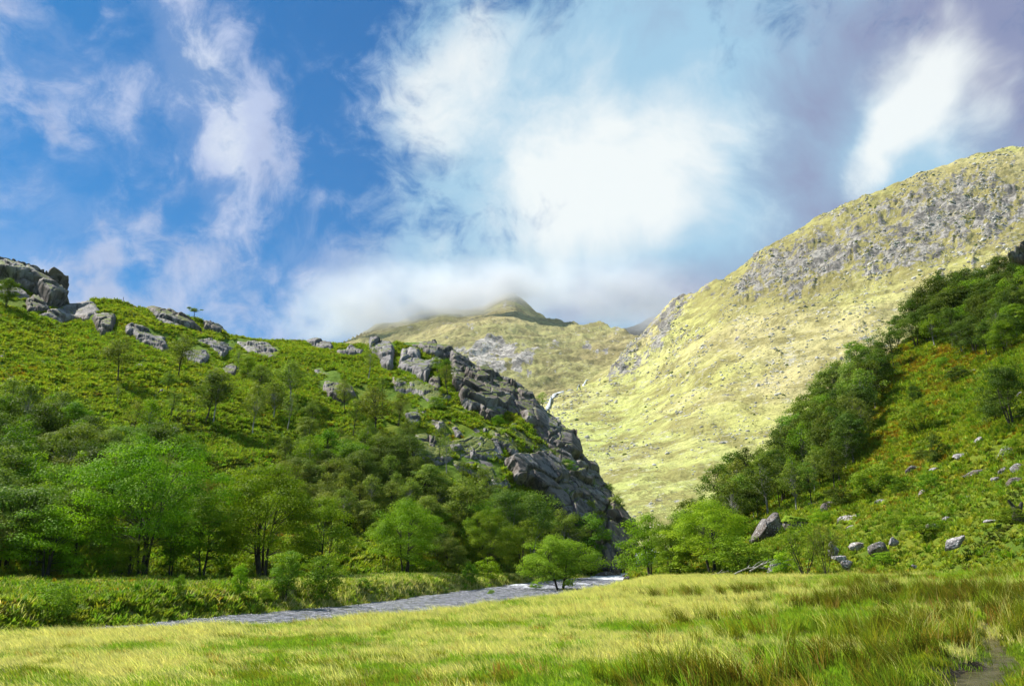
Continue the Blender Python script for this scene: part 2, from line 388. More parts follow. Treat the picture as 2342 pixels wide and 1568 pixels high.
def mat_bark(name, c1, c2):
    m, T = new_mat(name, 0.9, 0.2)
    T.put(T.b.inputs['Base Color'], T.mix(T.ramp(T.noise(T.scale(T.pos, 1, 1, 0.3), 5, 5, 0.7), 0.35, 0.65), c1, c2))
    return m
B_DARK = mat_bark("dark_bark", (0.030, 0.026, 0.020), (0.085, 0.075, 0.055))
B_BIR = mat_bark("birch_bark", (0.13, 0.12, 0.10), (0.42, 0.40, 0.36))

# ------------------------------------------------------------------ the valley floor: meadow, river bed, far bank
NEAR = curve([(-400, 28), (-200, 28.6), (0, 29), (200, 29.2), (400, 28.4), (560, 29.3), (760, 31.6), (900, 32.6), (1050, 35.5), (1180, 41.5), (1300, 47), (1400, 54), (1475, 66), (1530, 90), (1560, 130)])
FAR = curve([(-400, 30), (-200, 31.5), (0, 34.5), (200, 38), (400, 41), (620, 46.5), (800, 52.5), (930, 61), (1080, 74), (1200, 90), (1290, 103), (1370, 114), (1400, 122), (1425, 134), (1560, 142)])
def colx(az): return CX + F / cp * np.tan(np.clip(az, -1.2, 1.2))       # picture column near the horizon row for an azimuth
def water_z(d): return -0.6 + 0.0115 * np.maximum(d - 58, 0) + 0.05 * np.maximum(d - 118, 0)
_gp = []
for (x, y, d) in [(1440, 1322, 78), (1560, 1318, 70), (1700, 1311, 62), (1900, 1303, 54), (2100, 1285, 46), (2342, 1258, 37), (2600, 1225, 31),
                  (1560, 1338, 52), (1800, 1345, 40), (2100, 1350, 30), (2342, 1350, 25), (2600, 1345, 22), (2342, 1450, 17.5), (2100, 1470, 18.5), (1800, 1470, 21.5),
                  (1284, 1352, 47), (1400, 1343, 57), (2342, 1568, 12.5), (2500, 1568, 12), (1100, 1378, 38),
                  (0, 1344, 56), (300, 1342, 58), (600, 1340, 60), (850, 1330, 66), (1000, 1324, 74), (1150, 1324, 88), (1300, 1318, 118), (1380, 1310, 135),
                  (0, 1324, 78), (300, 1324, 80), (600, 1324, 82), (900, 1318, 90)]:
    _gp.append(at(x, y, d))
for X, Y in [(-14, 20), (-8, 20), (-4, 30), (0, 12), (0, 0), (-10, 10), (4, 10), (0, 38), (-20, 14), (8, 8), (0, 20), (5, 25), (4, 32), (-25, 5), (10, -5), (-12, 25), (-1, 26)]:
    _gp.append(np.array([X, Y, 0.0]))
_gp = np.array(_gp)
_sg = np.clip(0.27 * np.hypot(_gp[:, 0], _gp[:, 1]), 4.5, 14.0)
def ground_base(X, Y):
    X = np.asarray(X, float); Y = np.asarray(Y, float)
    num = 0; den = 1e-12
    for (a, b, c), s in zip(_gp, _sg):
        w = np.exp(-((X - a) ** 2 + (Y - b) ** 2) / (2 * s * s)) + 1e-9 / (1 + (X - a) ** 2 + (Y - b) ** 2)
        num = num + w * c; den = den + w
    return num / den
def _solve(x, y):                                   # where a sight line meets the smooth valley floor
    d = np.linspace(9, 120, 900); P = at(np.full(900, x), np.full(900, y), d)
    g = ground_base(P[:, 0], P[:, 1]); k = np.argmax(P[:, 2] < g) or 899
    return P[k, :2]
RILL = [(2195, 1620), (2215, 1568), (2245, 1530), (2300, 1502), (2285, 1478), (2262, 1455), (2258, 1432), (2240, 1410)]
RILL_W = [0.40, 0.45, 0.50, 0.36, 0.24, 0.22, 0.15, 0.10]
RILL_P = np.array([_solve(*p) for p in RILL])
def rill_sd(X, Y):
    best = np.full(np.shape(X), 99.0)
    for k in range(len(RILL_P) - 1):
        a, b = RILL_P[k], RILL_P[k + 1]; e = b - a
        t = np.clip(((X - a[0]) * e[0] + (Y - a[1]) * e[1]) / (e @ e + 1e-9), 0, 1)
        d = np.hypot(X - a[0] - t * e[0], Y - a[1] - t * e[1]) - (RILL_W[k] * (1 - t) + RILL_W[k + 1] * t)
        best = np.minimum(best, d)
    return best
def river_inside(X, Y):                              # metres inside the river (+) or away from it (-), along the sight line
    d = np.hypot(X, Y); c = colx(np.arctan2(X, Y))
    s = np.minimum(d - NEAR(c), FAR(c) - d)
    slot = 3.0 - np.abs(X - (0.128 * Y)) + 0 * d
    s = np.where((d > 110) & (c > 1330) & (c < 1500), np.maximum(s, slot), s)
    return np.where((c > 1545) | (Y < 0), -20.0, s)
MEADOW_EDGE = curve([(-400, 0.0), (0, 0.0), (900, 0.02), (1180, 0.06), (1300, 0.10), (1400, 0.25), (1475, 0.50), (1540, 0.75), (1600, 0.9)])
def ground_z(X, Y):
    X = np.asarray(X, float); Y = np.asarray(Y, float)
    g = ground_base(X, Y); d = np.hypot(X, Y); c0 = colx(np.arctan2(X, Y)); nr = NEAR(c0)
    g = g + (MEADOW_EDGE(c0) - g) * sstep(nr - 14, nr - 2, d) * (d < (nr + FAR(c0)) / 2) * (Y > 0) * (c0 < 1600)
    P2 = np.stack([X, Y, 0 * X], -1)
    c = colx(np.arctan2(X, Y)); farside = sstep(0, 3, d - FAR(c))
    lump = fbm(P2 / 3.2, 4, 5) * (0.16 + 0.25 * farside) + fbm(P2 / 0.8, 2, 9) * 0.05
    right = sstep(4, 14, X) * sstep(45, 15, d)
    lump = lump + right * 0.12 * fbm(P2 / 1.6, 3, 31)
    g = g + lump
    s = river_inside(X, Y) + 0.7 * fbm(P2 / 2.5, 3, 77) + 0.35 * fbm(P2 / 0.8, 2, 78)
    w = water_z(d)
    bank = np.where(d > (NEAR(c) + FAR(c)) / 2, 3.9, 1.3)
    g = np.where(s > -4, w - 0.35 + (g - w + 0.35) * sstep(0.2, -bank, s), g)
    g = g - 0.22 * sstep(0.25, -0.25, rill_sd(X, Y) + 0.15 * fbm(P2 / 0.5, 2, 3))
    return g
def on_ground(x, y, lo=9, hi=150):
    n = 700; d = np.exp(np.linspace(math.log(lo), math.log(hi), n)); P = at(np.full(n, x), np.full(n, y), d)
    g = ground_z(P[:, 0], P[:, 1]); k = int(np.argmax(P[:, 2] < g))
    return (np.array([P[k, 0], P[k, 1], g[k]]), d[k]) if P[k, 2] < g[k] else (None, None)

# ------------------------------------------------------------------ hillsides, each at its own distance
class Hill:
    """levels: list of (row curve, distance curve) from foot to crest; lift(P, x, y) adds real relief"""
    def __init__(s, levels, relief, soft=50):
        s.lv = [(curve(a, 0 if k == len(levels) - 1 else soft), curve(b, soft)) for k, (a, b) in enumerate(levels)]; s.relief = relief
    def dist(s, x, y):
        x = np.asarray(x, float); y = np.asarray(y, float)
        out = s.lv[0][1](x) + 0 * y
        for (y0, d0), (y1, d1) in zip(s.lv[:-1], s.lv[1:]):
            a, b = y0(x), y1(x); t = np.clip((a - y) / np.maximum(a - b, 1e-3), 0, 1)
            out = np.where(y < a, np.exp(np.log(d0(x)) * (1 - t) + np.log(d1(x)) * t), out)
        return out
    def raw(s, x, y): return at(x, y, s.dist(x, y))
    def pos(s, x, y):
        P = s.raw(x, y); return P + s.relief(P, np.asarray(x, float), np.asarray(y, float))
    def normal(s, x, y, e=6.0):
        a = s.raw(x + e, y) - s.raw(x - e, y); b = s.raw(x, y - e) - s.raw(x, y + e)
        n = np.cross(a, b); n /= np.linalg.norm(n, axis=-1)[..., None] + 1e-9
        return np.where(n[..., 2:3] < 0, -n, n)
    def build(s, name, x0, x1, nx, ny, back, material, attrs, foot=None, kind='structure', nb=14):
        xs = np.linspace(x0, x1, nx); t = np.linspace(0, 1, ny)
        X = xs[:, None] + 0 * t; Yb = s.lv[0][0](xs)[:, None]; Yr = s.lv[-1][0](xs)[:, None]
        Y = Yb + (Yr - Yb) * t
        P = s.raw(X, Y) + s.relief(s.raw(X, Y), X, Y)
        if foot is not None: P = foot(P, X, Y, t)
        A = attrs(P, X, Y)
        top = P[:, -1, :]; u = top - CAM; u[:, 2] = 0; u /= np.linalg.norm(u, axis=1)[:, None]
        k = np.linspace(0, 1, nb + 1)[1:][None, :, None]; L = back
        B = top[:, None, :] + u[:, None, :] * (L * k) + np.array([0, 0, -1.0]) * (L * 0.55 * k ** 1.6)
        B = B + fbm(B / (L * 0.08), 3, 44)[..., None] * np.array([0, 0, 1.0]) * L * 0.02 * np.minimum(k * 3, 1)
        V = np.concatenate([P, B], 1)
        att = {q: np.concatenate([v, np.repeat(v[:, -1:], nb, 1)], 1) for q, v in A.items()}
        m = mesh_of(name, V.reshape(-1, 3), grid_faces(nx, ny + nb), True, att)
        o = link(name, m, material); tag(o, kind=kind)
        s.P, s.X, s.Y, s.A = P, X, Y, A
        return o

# the green hill with the crags
L_RIDGE = [(-1050, 470), (-700, 520), (-450, 530), (-260, 560), (0, 603), (60, 625), (110, 655), (150, 692), (170, 694), (220, 686), (280, 690), (330, 700), (400, 714), (440, 728), (500, 750), (520, 768), (620, 777), (720, 782), (850, 785), (980, 787), (1040, 803), (1075, 834), (1110, 852),
           (1165, 874), (1215, 907), (1245, 948), (1300, 990), (1328, 1045), (1385, 1105), (1402, 1135), (1438, 1185), (1446, 1215), (1450, 1270)]
LH = Hill([
    (([(-260, 1332), (800, 1332), (1000, 1326), (1250, 1322), (1450, 1318)]), ([(-260, 62), (0, 66), (800, 70), (1000, 80), (1200, 96), (1350, 118), (1450, 127)])),
    (([(-260, 1180), (0, 1180), (500, 1180), (900, 1190), (1250, 1240), (1400, 1270), (1450, 1300)]), ([(-260, 82), (0, 84), (500, 88), (900, 94), (1200, 106), (1350, 121), (1450, 128)])),
    (([(-260, 880), (0, 880), (300, 890), (600, 900), (800, 905), (1000, 950), (1150, 1010), (1300, 1130), (1400, 1215), (1450, 1290)]), ([(-260, 128), (0, 130), (300, 130), (600, 135), (800, 138), (1000, 130), (1150, 124), (1300, 126), (1400, 127), (1450, 128.5)])),
    ((L_RIDGE), ([(-260, 200), (0, 195), (200, 180), (520, 185), (850, 180), (1040, 172), (1245, 155), (1330, 146), (1400, 139), (1450, 131)]))],
    lambda P, x, y: np.stack([0 * x, 0 * x, (fbm(P / 11.0, 4, 3) * 1.5 + fbm(P / 2.2, 4, 8) * 0.55) * np.clip((1332 - y) / 60, 0.2, 1) * np.where(x > 1380, 0.5, 1)], -1))
ROCKY_L = [([(800, 880), (900, 870), (1010, 900), (1120, 960), (1240, 1030), (1320, 1050), (1400, 1150), (1420, 1290), (1240, 1250), (1180, 1180), (1080, 1130), (960, 1080), (900, 1010), (840, 950)], 0.42, 60),
           ([(680, 830), (770, 840), (830, 900), (780, 960), (700, 900)], 0.16, 30), ([(-60, 640), (110, 690), (60, 720), (-60, 700)], 0.2, 30), ([(270, 740), (520, 760), (650, 800), (520, 860), (400, 830)], 0.12, 30)]
def lh_attrs(P, X, Y):
    r = -0.05 + 0 * X
    for poly, amp, w in ROCKY_L: r = np.maximum(r, amp * sstep(-w * 0.5, w, poly_sd(X, Y, poly)))
    rust = 0.02 + 0.14 * sstep(300, 100, np.hypot(X - 120, Y - 770)) + 0.30 * sstep(120, 30, np.hypot(X - 1010, (Y - 1010) * 1.5))
    return {'rocky': r, 'rusty': rust}
hill_left = LH.build("green_hill", -1050, 1450, 1080, 330, 90, M_HILL, lh_attrs)

# the bracken slope on the other side
RH = Hill([
    (([(1440, 1322), (1560, 1318), (1700, 1311), (1900, 1303), (2100, 1285), (2342, 1258), (2700, 1215)]), ([(1440, 78), (1560, 70), (1700, 62), (1900, 54), (2100, 46), (2342, 37), (2700, 29)])),
    (([(1440, 1316), (1600, 1285), (1740, 1235), (1900, 1200), (2100, 1150), (2342, 1110), (2700, 1050)]), ([(1440, 86), (1600, 84), (1740, 84), (1900, 78), (2100, 72), (2342, 62), (2700, 52)])),
    (([(1440, 1310), (1500, 1298), (1560, 1272), (1640, 1212), (1740, 1120), (1860, 1018), (1950, 920), (2040, 800), (2130, 735), (2250, 685), (2342, 625), (2700, 430)]),
     ([(1440, 95), (1500, 102), (1560, 110), (1640, 118), (1740, 126), (1860, 130), (1950, 138), (2040, 150), (2130, 155), (2250, 158), (2342, 160), (2700, 165)]))],
    lambda P, x, y: np.stack([0 * x, 0 * x, fbm(P / 9.0, 4, 13) * 1.2 * np.clip((1300 - y) / 80, 0.0, 1) + fbm(P / 1.6, 4, 18) * 0.32 * np.clip((1320 - y) / 40, 0.3, 1)], -1))
def rh_attrs(P, X, Y):
    rust = 0.25 + 0.26 * sstep(170, 60, np.abs((Y - 880) - (X - 2050) * -0.75) * 0.8 + np.abs(X - 2050) * 0.15) + 0.2 * sstep(90, 20, np.hypot(X - 2080, Y - 1070)) - 0.25 * sstep(30, 120, Y - 1010 + (X - 2342) * 0.15) * sstep(1950, 2150, X)
    return {'rocky': 0.0 + 0 * X, 'rusty': rust}
def rh_foot(P, X, Y, t):
    g = ground_z(P[..., 0], P[..., 1]); k = sstep(0.0, 0.16, t)[None, :]
    P = P.copy(); P[..., 2] = (g + 0.03) * (1 - k) + P[..., 2] * k
    return P
hill_right = RH.build("bracken_slope", 1440, 2700, 620, 360, 90, M_SLOPE, rh_attrs, rh_foot)

# the valley floor sheet
az = np.linspace(rad(-62), rad(62), 900); rr = np.exp(np.linspace(math.log(1.5), math.log(165), 560))
GX = np.sin(az)[:, None] * rr; GY = np.cos(az)[:, None] * rr
GZ = ground_z(GX, GY)
gc = colx(az)[:, None]; footd = np.where(gc > 1500, RH.lv[0][1](gc), np.where(gc < 1400, LH.lv[0][1](gc) + 14, 400))
GZ = GZ - 3.0 * sstep(0.3, 6, rr[None, :] - footd) - 2.0 * sstep(140, 160, rr)[None, :]
gx, gy = px(np.stack([GX, GY, GZ], -1))
gP2 = np.stack([GX, GY, 0 * GX], -1)
straw = 0.42 + 0.5 * sstep(1450, 1395, gy) * sstep(1900, 1500, gx) + 0.30 * sstep(700, 200, gx) + 0.9 * fbm(gP2 / 4.0, 4, 61) - 0.45 * sstep(160, 60, np.hypot(gx - 1830, (gy - 1440) * 1.6)) - 0.2 * sstep(1450, 1530, gy)
bankrust = 0.35 * sstep(0, 8, rr[None, :] - FAR(gc)) * sstep(760, 600, gc)
def ground_material():
    m, T = new_mat("meadow_ground", 0.95, 0.1)
    n = T.noise(T.pos, 1.6, 6, 0.7); n2 = T.noise(T.pos, 9, 5, 0.7)
    c = T.mix(T.ramp(T.attr('straw'), 0.3, 0.9), (0.16, 0.24, 0.022), (0.40, 0.37, 0.13))
    c = T.mix(T.math('MULTIPLY', T.ramp(n, 0.45, 0.65), 0.6), c, (0.10, 0.14, 0.018))
    c = T.mix(T.math('MULTIPLY', T.ramp(n2, 0.5, 0.7), 0.5), c, (0.20, 0.20, 0.05))
    c = T.mix(T.attr('wet'), c, T.mix(T.ramp(n2, 0.4, 0.6), (0.040, 0.028, 0.016), (0.10, 0.085, 0.06)))
    T.put(T.b.inputs['Base Color'], c)
    bump(T, T.math('ADD', n, n2), 0.8, 0.12)
    return m
wet = np.maximum(sstep(-0.6, 0.3, river_inside(GX, GY) + 0.7 * fbm(gP2 / 2.5, 3, 77)), sstep(0.35, 0.0, rill_sd(GX, GY)))
gm = mesh_of("ground", np.stack([GX, GY, GZ], -1).reshape(-1, 3), grid_faces(len(az), len(rr)), True, {'straw': straw, 'wet': wet})
ground = tag(link("ground", gm, ground_material()), kind='structure')
def disc(name, r0, r1, z, material):
    a = np.linspace(0, 2 * math.pi, 97); r = np.array([r0, r1]); V = np.stack([np.cos(a)[:, None] * r, np.sin(a)[:, None] * r, 0 * a[:, None] + z + 0 * r], -1)
    return tag(link(name, mesh_of(name, V.reshape(-1, 3), grid_faces(97, 2)), material), kind='structure')
disc("valley_floor", 1.0, 4800, -4.2, M_HILL)

# river water
def water_material():
    m, T = new_mat("river_water", 0.22, 0.5)
    n = T.noise(T.scale(T.pos, 1, 1.7, 1), 2.2, 6, 0.75); n2 = T.noise(T.pos, 0.35, 5, 0.6)
    fo = T.math('ADD', T.math('ADD', T.math('MULTIPLY', n, 0.7), T.math('MULTIPLY', n2, 0.5)), T.attr('foam'))
    c = T.mix(T.ramp(n, 0.42, 0.58), (0.045, 0.050, 0.068), (0.33, 0.325, 0.38))
    c = T.mix(T.ramp(fo, 0.86, 0.98), c, (0.78, 0.80, 0.84))
    T.put(T.b.inputs['Base Color'], c)
    T.put(T.b.inputs['Roughness'], T.ramp(fo, 0.8, 0.98, 0.25, 0.8))
    bump(T, T.math('ADD', n, T.noise(T.pos, 5, 4, 0.6)), 0.9, 0.25)
    return m
M_WATER = water_material()
wa = np.linspace(azel(-330, 1300)[0], azel(1545, 1300)[0], 560); wr = np.exp(np.linspace(math.log(17), math.log(210), 420))
WX = np.sin(wa)[:, None] * wr; WY = np.cos(wa)[:, None] * wr; Wp = np.stack([WX, WY, 0 * WX], -1)
wi = river_inside(WX, WY) > -5.5
wc = colx(wa)[:, None]
foam = -0.10 + 0.16 * sstep(950, 1250, wc) * sstep(45, 80, wr) + 0.22 * sstep(105, 125, wr)[None, :] + 0 * WX
wl = px(np.stack([WX, WY, water_z(np.hypot(WX, WY))], -1))
for (fx, fy, sx, sy, am) in [(1180, 1337, 60, 6, 0.28), (1060, 1352, 60, 4, 0.25), (1340, 1335, 90, 5, 0.22), (1440, 1322, 80, 5, 0.3), (1400, 1318, 60, 6, 0.3), (1240, 1345, 60, 6, 0.2)]:
    foam = foam + am * np.exp(-((wl[0] - fx) / sx) ** 2 - ((wl[1] - fy) / sy) ** 2)
amp = 0.09 + 0.25 * np.clip(foam + 0.1, 0, 0.6)
WZ = water_z(np.hypot(WX, WY)) + amp * fbm(Wp * [1, 1.8, 1] / 1.1, 5, 91, 0.6) + 0.25 * np.clip(foam, 0, 0.6) * fbm(Wp / 3, 3, 95)
wf_ = grid_faces(len(wa), len(wr)); keep = wi.ravel()[wf_].any(1)
used, inv = np.unique(wf_[keep], return_inverse=True)
wm_ = mesh_of("river", np.stack([WX, WY, WZ], -1).reshape(-1, 3)[used], inv.reshape(-1, 4), True, {'foam': foam.ravel()[used]})
river = tag(link("river_water", wm_, M_WATER), kind='structure')
def rill_material():
    m, T = new_mat("muddy_rill_water", 0.12, 0.5)
    n = T.noise(T.pos, 4.0, 5, 0.6)
    c = T.mix(T.ramp(n, 0.35, 0.65), (0.035, 0.026, 0.014), (0.085, 0.068, 0.042))
    T.put(T.b.inputs['Base Color'], c); bump(T, T.noise(T.pos, 14, 4, 0.6), 0.5, 0.03)
    return m
M_RILL = rill_material()
seg = []
for k in range(len(RILL_P) - 1):
    for t in np.linspace(0, 1, 12, endpoint=False): seg.append((*(RILL_P[k] * (1 - t) + RILL_P[k + 1] * t), RILL_W[k] * (1 - t) + RILL_W[k + 1] * t))
seg = np.array(seg); tg = np.gradient(seg[:, :2], axis=0); tg /= np.linalg.norm(tg, axis=1)[:, None]; nn = np.stack([-tg[:, 1], tg[:, 0]], 1)
u = np.linspace(-1, 1, 9)
RX = seg[:, 0:1] + nn[:, 0:1] * u * (seg[:, 2:3] + 0.3); RY = seg[:, 1:2] + nn[:, 1:2] * u * (seg[:, 2:3] + 0.3)
RZ = (ground_base(seg[:, 0], seg[:, 1]) - 0.13)[:, None] + 0 * RX + 0.006 * fbm(np.stack([RX, RY, 0 * RX], -1) * 6, 2, 4)
tag(link("stream_water", mesh_of("stream_water", np.stack([RX, RY, RZ], -1).reshape(-1, 3), grid_faces(len(seg), 9)), M_RILL), kind='structure')

# far mountains
def gully(P, s, seed): return np.abs(fbm(P * [1, 1, 0.35] / s, 5, seed, 0.55))
M_ROCKS = [([(1600, 690), (1640, 640), (1760, 560), (1900, 485), (2080, 405), (2200, 375), (2300, 370), (2342, 400), (2700, 360), (2700, 540), (2342, 545), (2200, 590), (2100, 640), (1960, 640), (1870, 700), (1800, 690), (1720, 690), (1660, 700)], 0.62, 60),
           ([(1375, 890), (1440, 800), (1500, 740), (1550, 690), (1640, 630), (1660, 650), (1600, 700), (1570, 735), (1530, 790), (1490, 850), (1440, 875)], 0.62, 16),
           ([(2120, 640), (2342, 560), (2342, 620), (2200, 650)], 0.3, 20), ([(1400, 900), (1560, 840), (1620, 860), (1500, 920)], 0.2, 25), ([(1900, 740), (2030, 740), (1990, 800), (1890, 810)], 0.3, 20),
           ([(1660, 740), (1730, 720), (1700, 800), (1640, 800)], 0.22, 20), ([(1250, 880), (1400, 860), (1380, 900), (1280, 940)], 0.2, 30)]
def mnt_rock(X, Y):
    r = 0.06 - 0.16 * sstep(880, 1050, Y) + 0 * X
    for poly, amp_, w in M_ROCKS: r = np.maximum(r, amp_ * sstep(-w * 0.6, w, poly_sd(X, Y, poly)))
    return r
def mnt_mask(P, x, y):
    v = np.stack([x / 24.0 + (y - 600) / 70.0, y / 34.0, 0 * x], -1)
    f = fbm(v, 5, 301, 0.66) + 0.5 * fbm(v * 3.7, 4, 302, 0.7)
    return 0.9 * sstep(0.18, 0.80, mnt_rock(x, y) + 0.66 * f)
def mnt_relief(P, x, y):
    r = mnt_mask(P, x, y); k = np.clip(np.hypot(P[..., 0], P[..., 1]) / 900, 0.25, 1.3)
    h = fbm(P / 160, 4, 21) * 16 * k + (0.3 - gully(P, 80, 23)) * 24 * k + (0.3 - gully(P, 26, 24)) * 6 * k + np.clip(r, 0, 1) * (fbm(P * [1, 1, 0.5] / 18, 4, 25, 0.6) * 20 * k + 3) + fbm(P / 14, 3, 27) * 2.2 * k
    rib = sstep(-8, 10, poly_sd(x, y, M_ROCKS[1][0]))
    e = np.clip((y - 340) / 30, 0, 1)
    out = np.stack([-0.8 * rib * 9, -0.6 * rib * 9, h * 0.6 + rib * 3], -1)
    return out * np.clip((1225 - y) / 60, 0.1, 1)[..., None]
MH = Hill([
    (([(1150, 1260), (1450, 1262), (1560, 1262), (2700, 1262)]), ([(1150, 330), (1450, 330), (2700, 330)])),
    (([(1150, 1010), (1240, 1010), (1450, 1080), (1700, 1080), (2700, 1080)]), ([(1150, 620), (1240, 620), (1450, 480), (1700, 460), (2700, 460)])),
    (([(1150, 990), (1230, 955), (1300, 915), (1400, 880), (1480, 850), (1560, 760), (1640, 720), (1900, 660), (2300, 560), (2700, 500)]), ([(1150, 800), (1230, 850), (1300, 950), (1400, 1050), (1480, 1080), (1640, 980), (1900, 930), (2300, 950), (2700, 960)])),
    (([(1150, 975), (1230, 938), (1300, 893), (1340, 872), (1400, 835), (1450, 790), (1480, 770), (1540, 706), (1590, 680), (1640, 642), (1700, 604), (1760, 562), (1830, 527), (1900, 487), (1980, 442), (2080, 406), (2180, 371), (2280, 346), (2342, 343), (2700, 330)]),
     ([(1150, 900), (1230, 950), (1300, 1100), (1400, 1250), (1480, 1350), (1640, 1300), (1900, 1320), (2300, 1380), (2700, 1400)]))], mnt_relief)
def mnt_attrs(P, X, Y):
    lush = sstep(900, 1150, Y) * 0.8 + 0.5 * sstep(160, 40, np.abs((Y - 960) + (X - 1350) * 0.45)) * sstep(1700, 1400, X)
    stony = 0.3 + 0.7 * sstep(300, 60, np.abs((Y - 860) + (X - 1700) * 0.55))
    for (sx, sy, a, b) in [(1690, 730, 26, 22), (1810, 800, 12, 45), (1800, 835, 45, 14), (1760, 880, 50, 16)]:
        stony = stony + 1.4 * np.exp(-((X - sx) / a) ** 2 - ((Y - sy) / b) ** 2)
    br = sstep(-60, 60, poly_sd(X, Y, M_ROCKS[0][0])) + 0.5 * sstep(900, 600, Y + 0.5 * (X - 1700)) * sstep(-0.1, 0.4, fbm(P / 150, 4, 12))
    return {'brown': np.clip(br, 0, 1), 'rocky': mnt_mask(P, X, Y), 'lush': np.clip(lush + 0.3 * fbm(P / 120, 3, 2), 0, 1), 'stony': stony}
mountain = MH.build("sunlit_mountain", 1150, 2700, 700, 400, 700, M_MOUNT, mnt_attrs)

def pk_relief(P, x, y):
    return np.stack([0 * x, 0 * x, (fbm(P / 260, 4, 41) * 26 + (0.3 - gully(P, 120, 43)) * 34) * np.clip((y - 690) / 60, 0.25, 1) + fbm(P / 28, 4, 45, 0.6) * 7], -1)
PK = Hill([
    (([(650, 1010), (1600, 1010)]), ([(650, 1250), (1600, 1150)])),
    (([(650, 800), (900, 800), (1030, 745), (1120, 748), (1200, 778), (1300, 800), (1450, 815), (1600, 830)]), ([(650, 2000), (1100, 1900), (1300, 1750), (1450, 1600), (1600, 1550)])),
    (([(650, 850), (760, 800), (820, 770), (860, 750), (905, 735), (960, 712), (1000, 702), (1060, 708), (1105, 700), (1135, 682), (1158, 670), (1178, 671), (1205, 692), (1232, 715), (1290, 737), (1340, 745), (1390, 752), (1430, 762), (1470, 772), (1600, 790)]),
     ([(650, 2500), (1165, 2600), (1300, 2300), (1400, 2000), (1600, 1900)]))], pk_relief)
P_ROCKS = [([(1040, 800), (1110, 770), (1180, 775), (1230, 800), (1230, 830), (1180, 870), (1100, 880), (1070, 840)], 0.42, 25), ([(1290, 770), (1400, 775), (1460, 790), (1440, 815), (1350, 800)], 0.35, 18), ([(1120, 700), (1165, 676), (1220, 705), (1200, 725)], 0.2, 15), ([(1060, 810), (1250, 830), (1330, 850), (1240, 900)], 0.25, 20)]
def pk_attrs(P, X, Y):
    r = 0.0 * X
    for poly, a_, w in P_ROCKS: r = np.maximum(r, a_ * sstep(-w * 0.6, w, poly_sd(X, Y, poly)))
    v = np.stack([X / 22.0, Y / 26.0, 0 * X], -1); r = sstep(0.28, 0.52, r + 0.08 + 0.6 * fbm(v, 5, 311, 0.62))
    return {'brown': sstep(0.0, 0.35, fbm(P / 220, 4, 14)) * 0.6, 'rocky': r, 'lush': np.clip(sstep(900, 1000, Y) + 0.3 * fbm(P / 200, 3, 6), 0, 1), 'stony': 0.3 + 0 * X}
PK.build("cloud_capped_peak", 650, 1600, 420, 200, 900, M_PEAK, pk_attrs)
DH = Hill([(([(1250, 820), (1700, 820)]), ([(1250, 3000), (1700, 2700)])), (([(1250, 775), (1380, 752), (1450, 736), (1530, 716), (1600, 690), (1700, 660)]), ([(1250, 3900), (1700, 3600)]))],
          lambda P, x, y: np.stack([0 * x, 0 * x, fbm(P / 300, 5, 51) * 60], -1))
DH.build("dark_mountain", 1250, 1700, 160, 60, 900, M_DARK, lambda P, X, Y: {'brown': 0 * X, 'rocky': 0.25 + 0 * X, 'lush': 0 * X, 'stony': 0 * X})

# ------------------------------------------------------------------ crags standing out of the green hill
def outcrop(name, label, poly, thick, cell, material, group=None, hill=LH, seed=1, edge=9.0, step=1.3, fwd=0.5):
    P_ = np.asarray(poly, float); m_ = edge * 1.1
    x0, y0 = P_.min(0) - m_; x1, y1 = P_.max(0) + m_
    nx, ny = int((x1 - x0) / step) + 2, int((y1 - y0) / step) + 2
    X, Y = np.meshgrid(np.linspace(x0, x1, nx), np.linspace(y0, y1, ny), indexing='ij')
    wob = np.stack([X, Y, 0 * X + seed * 9.1], -1)
    Xw = X + 5.0 * fbm(wob / 16, 3, seed) * min(1, edge / 8); Yw = Y + 5.0 * fbm(wob / 16, 3, seed + 50) * min(1, edge / 8)
    sdv = poly_sd(Xw, Yw, poly)
    P = hill.raw(X, Y); N = hill.normal(X, np.maximum(Y, hill.lv[-1][0](X) + 8))
    toC = -ray(X, Y); toC[..., 2] = 0
    D = N * (1 - fwd) + toC * fwd; D /= np.linalg.norm(D, axis=-1)[..., None]
    inn = np.clip(sdv / edge, 0, 1)
    prof = np.where(sdv > 0, inn ** 0.45, -np.clip(-sdv / edge, 0, 1) * 1.6)
    cell = cell * 1.7; thick = thick * 0.72
    cs = np.array([1.0, 1.0, 0.45]) / cell
    Q = P + 0.35 * cell * np.stack([fbm(P / cell / 1.2, 3, seed + k) for k in (1, 2, 3)], -1)
    Q = Q @ np.array([[0.94, 0.1, 0.32], [-0.1, 1, 0.0], [-0.32, 0, 0.94]])
    f1, f2, cid = worley(Q * cs, seed)
    g1, g2, gid = worley(Q * cs * [1.9, 1.9, 2.6] + 31, seed + 7)
    h = thick * (prof * (0.75 + 0.44 * (cid - 0.5) + 0.14 * (gid - 0.5)) + 0.12 * fbm(P / cell * 0.7, 4, seed + 5) * (sdv > -2))
    on = (sdv > 0)
    h = h - on * thick * 0.26 * sstep(0.07, 0.0, f2 - f1) - on * thick * 0.10 * sstep(0.08, 0.0, g2 - g1)
    h = h + 0.10 * fbm(P * 1.5, 3, seed + 9)
    V = P + D * h[..., None]; V[..., 2] += np.where(on, 0.25 * thick * (cid - 0.5), 0)
    Fc = grid_faces(nx, ny); keep = (sdv.ravel()[Fc] > -edge * 0.95).any(1); Fc = Fc[keep][:, ::-1]
    used, inv = np.unique(Fc, return_inverse=True)
    o = link(name, mesh_of(name, V.reshape(-1, 3)[used], inv.reshape(-1, 4), True), material)
    return tag(o, label, "rock outcrop" if name != 'rock_cliff' else "cliff", group)

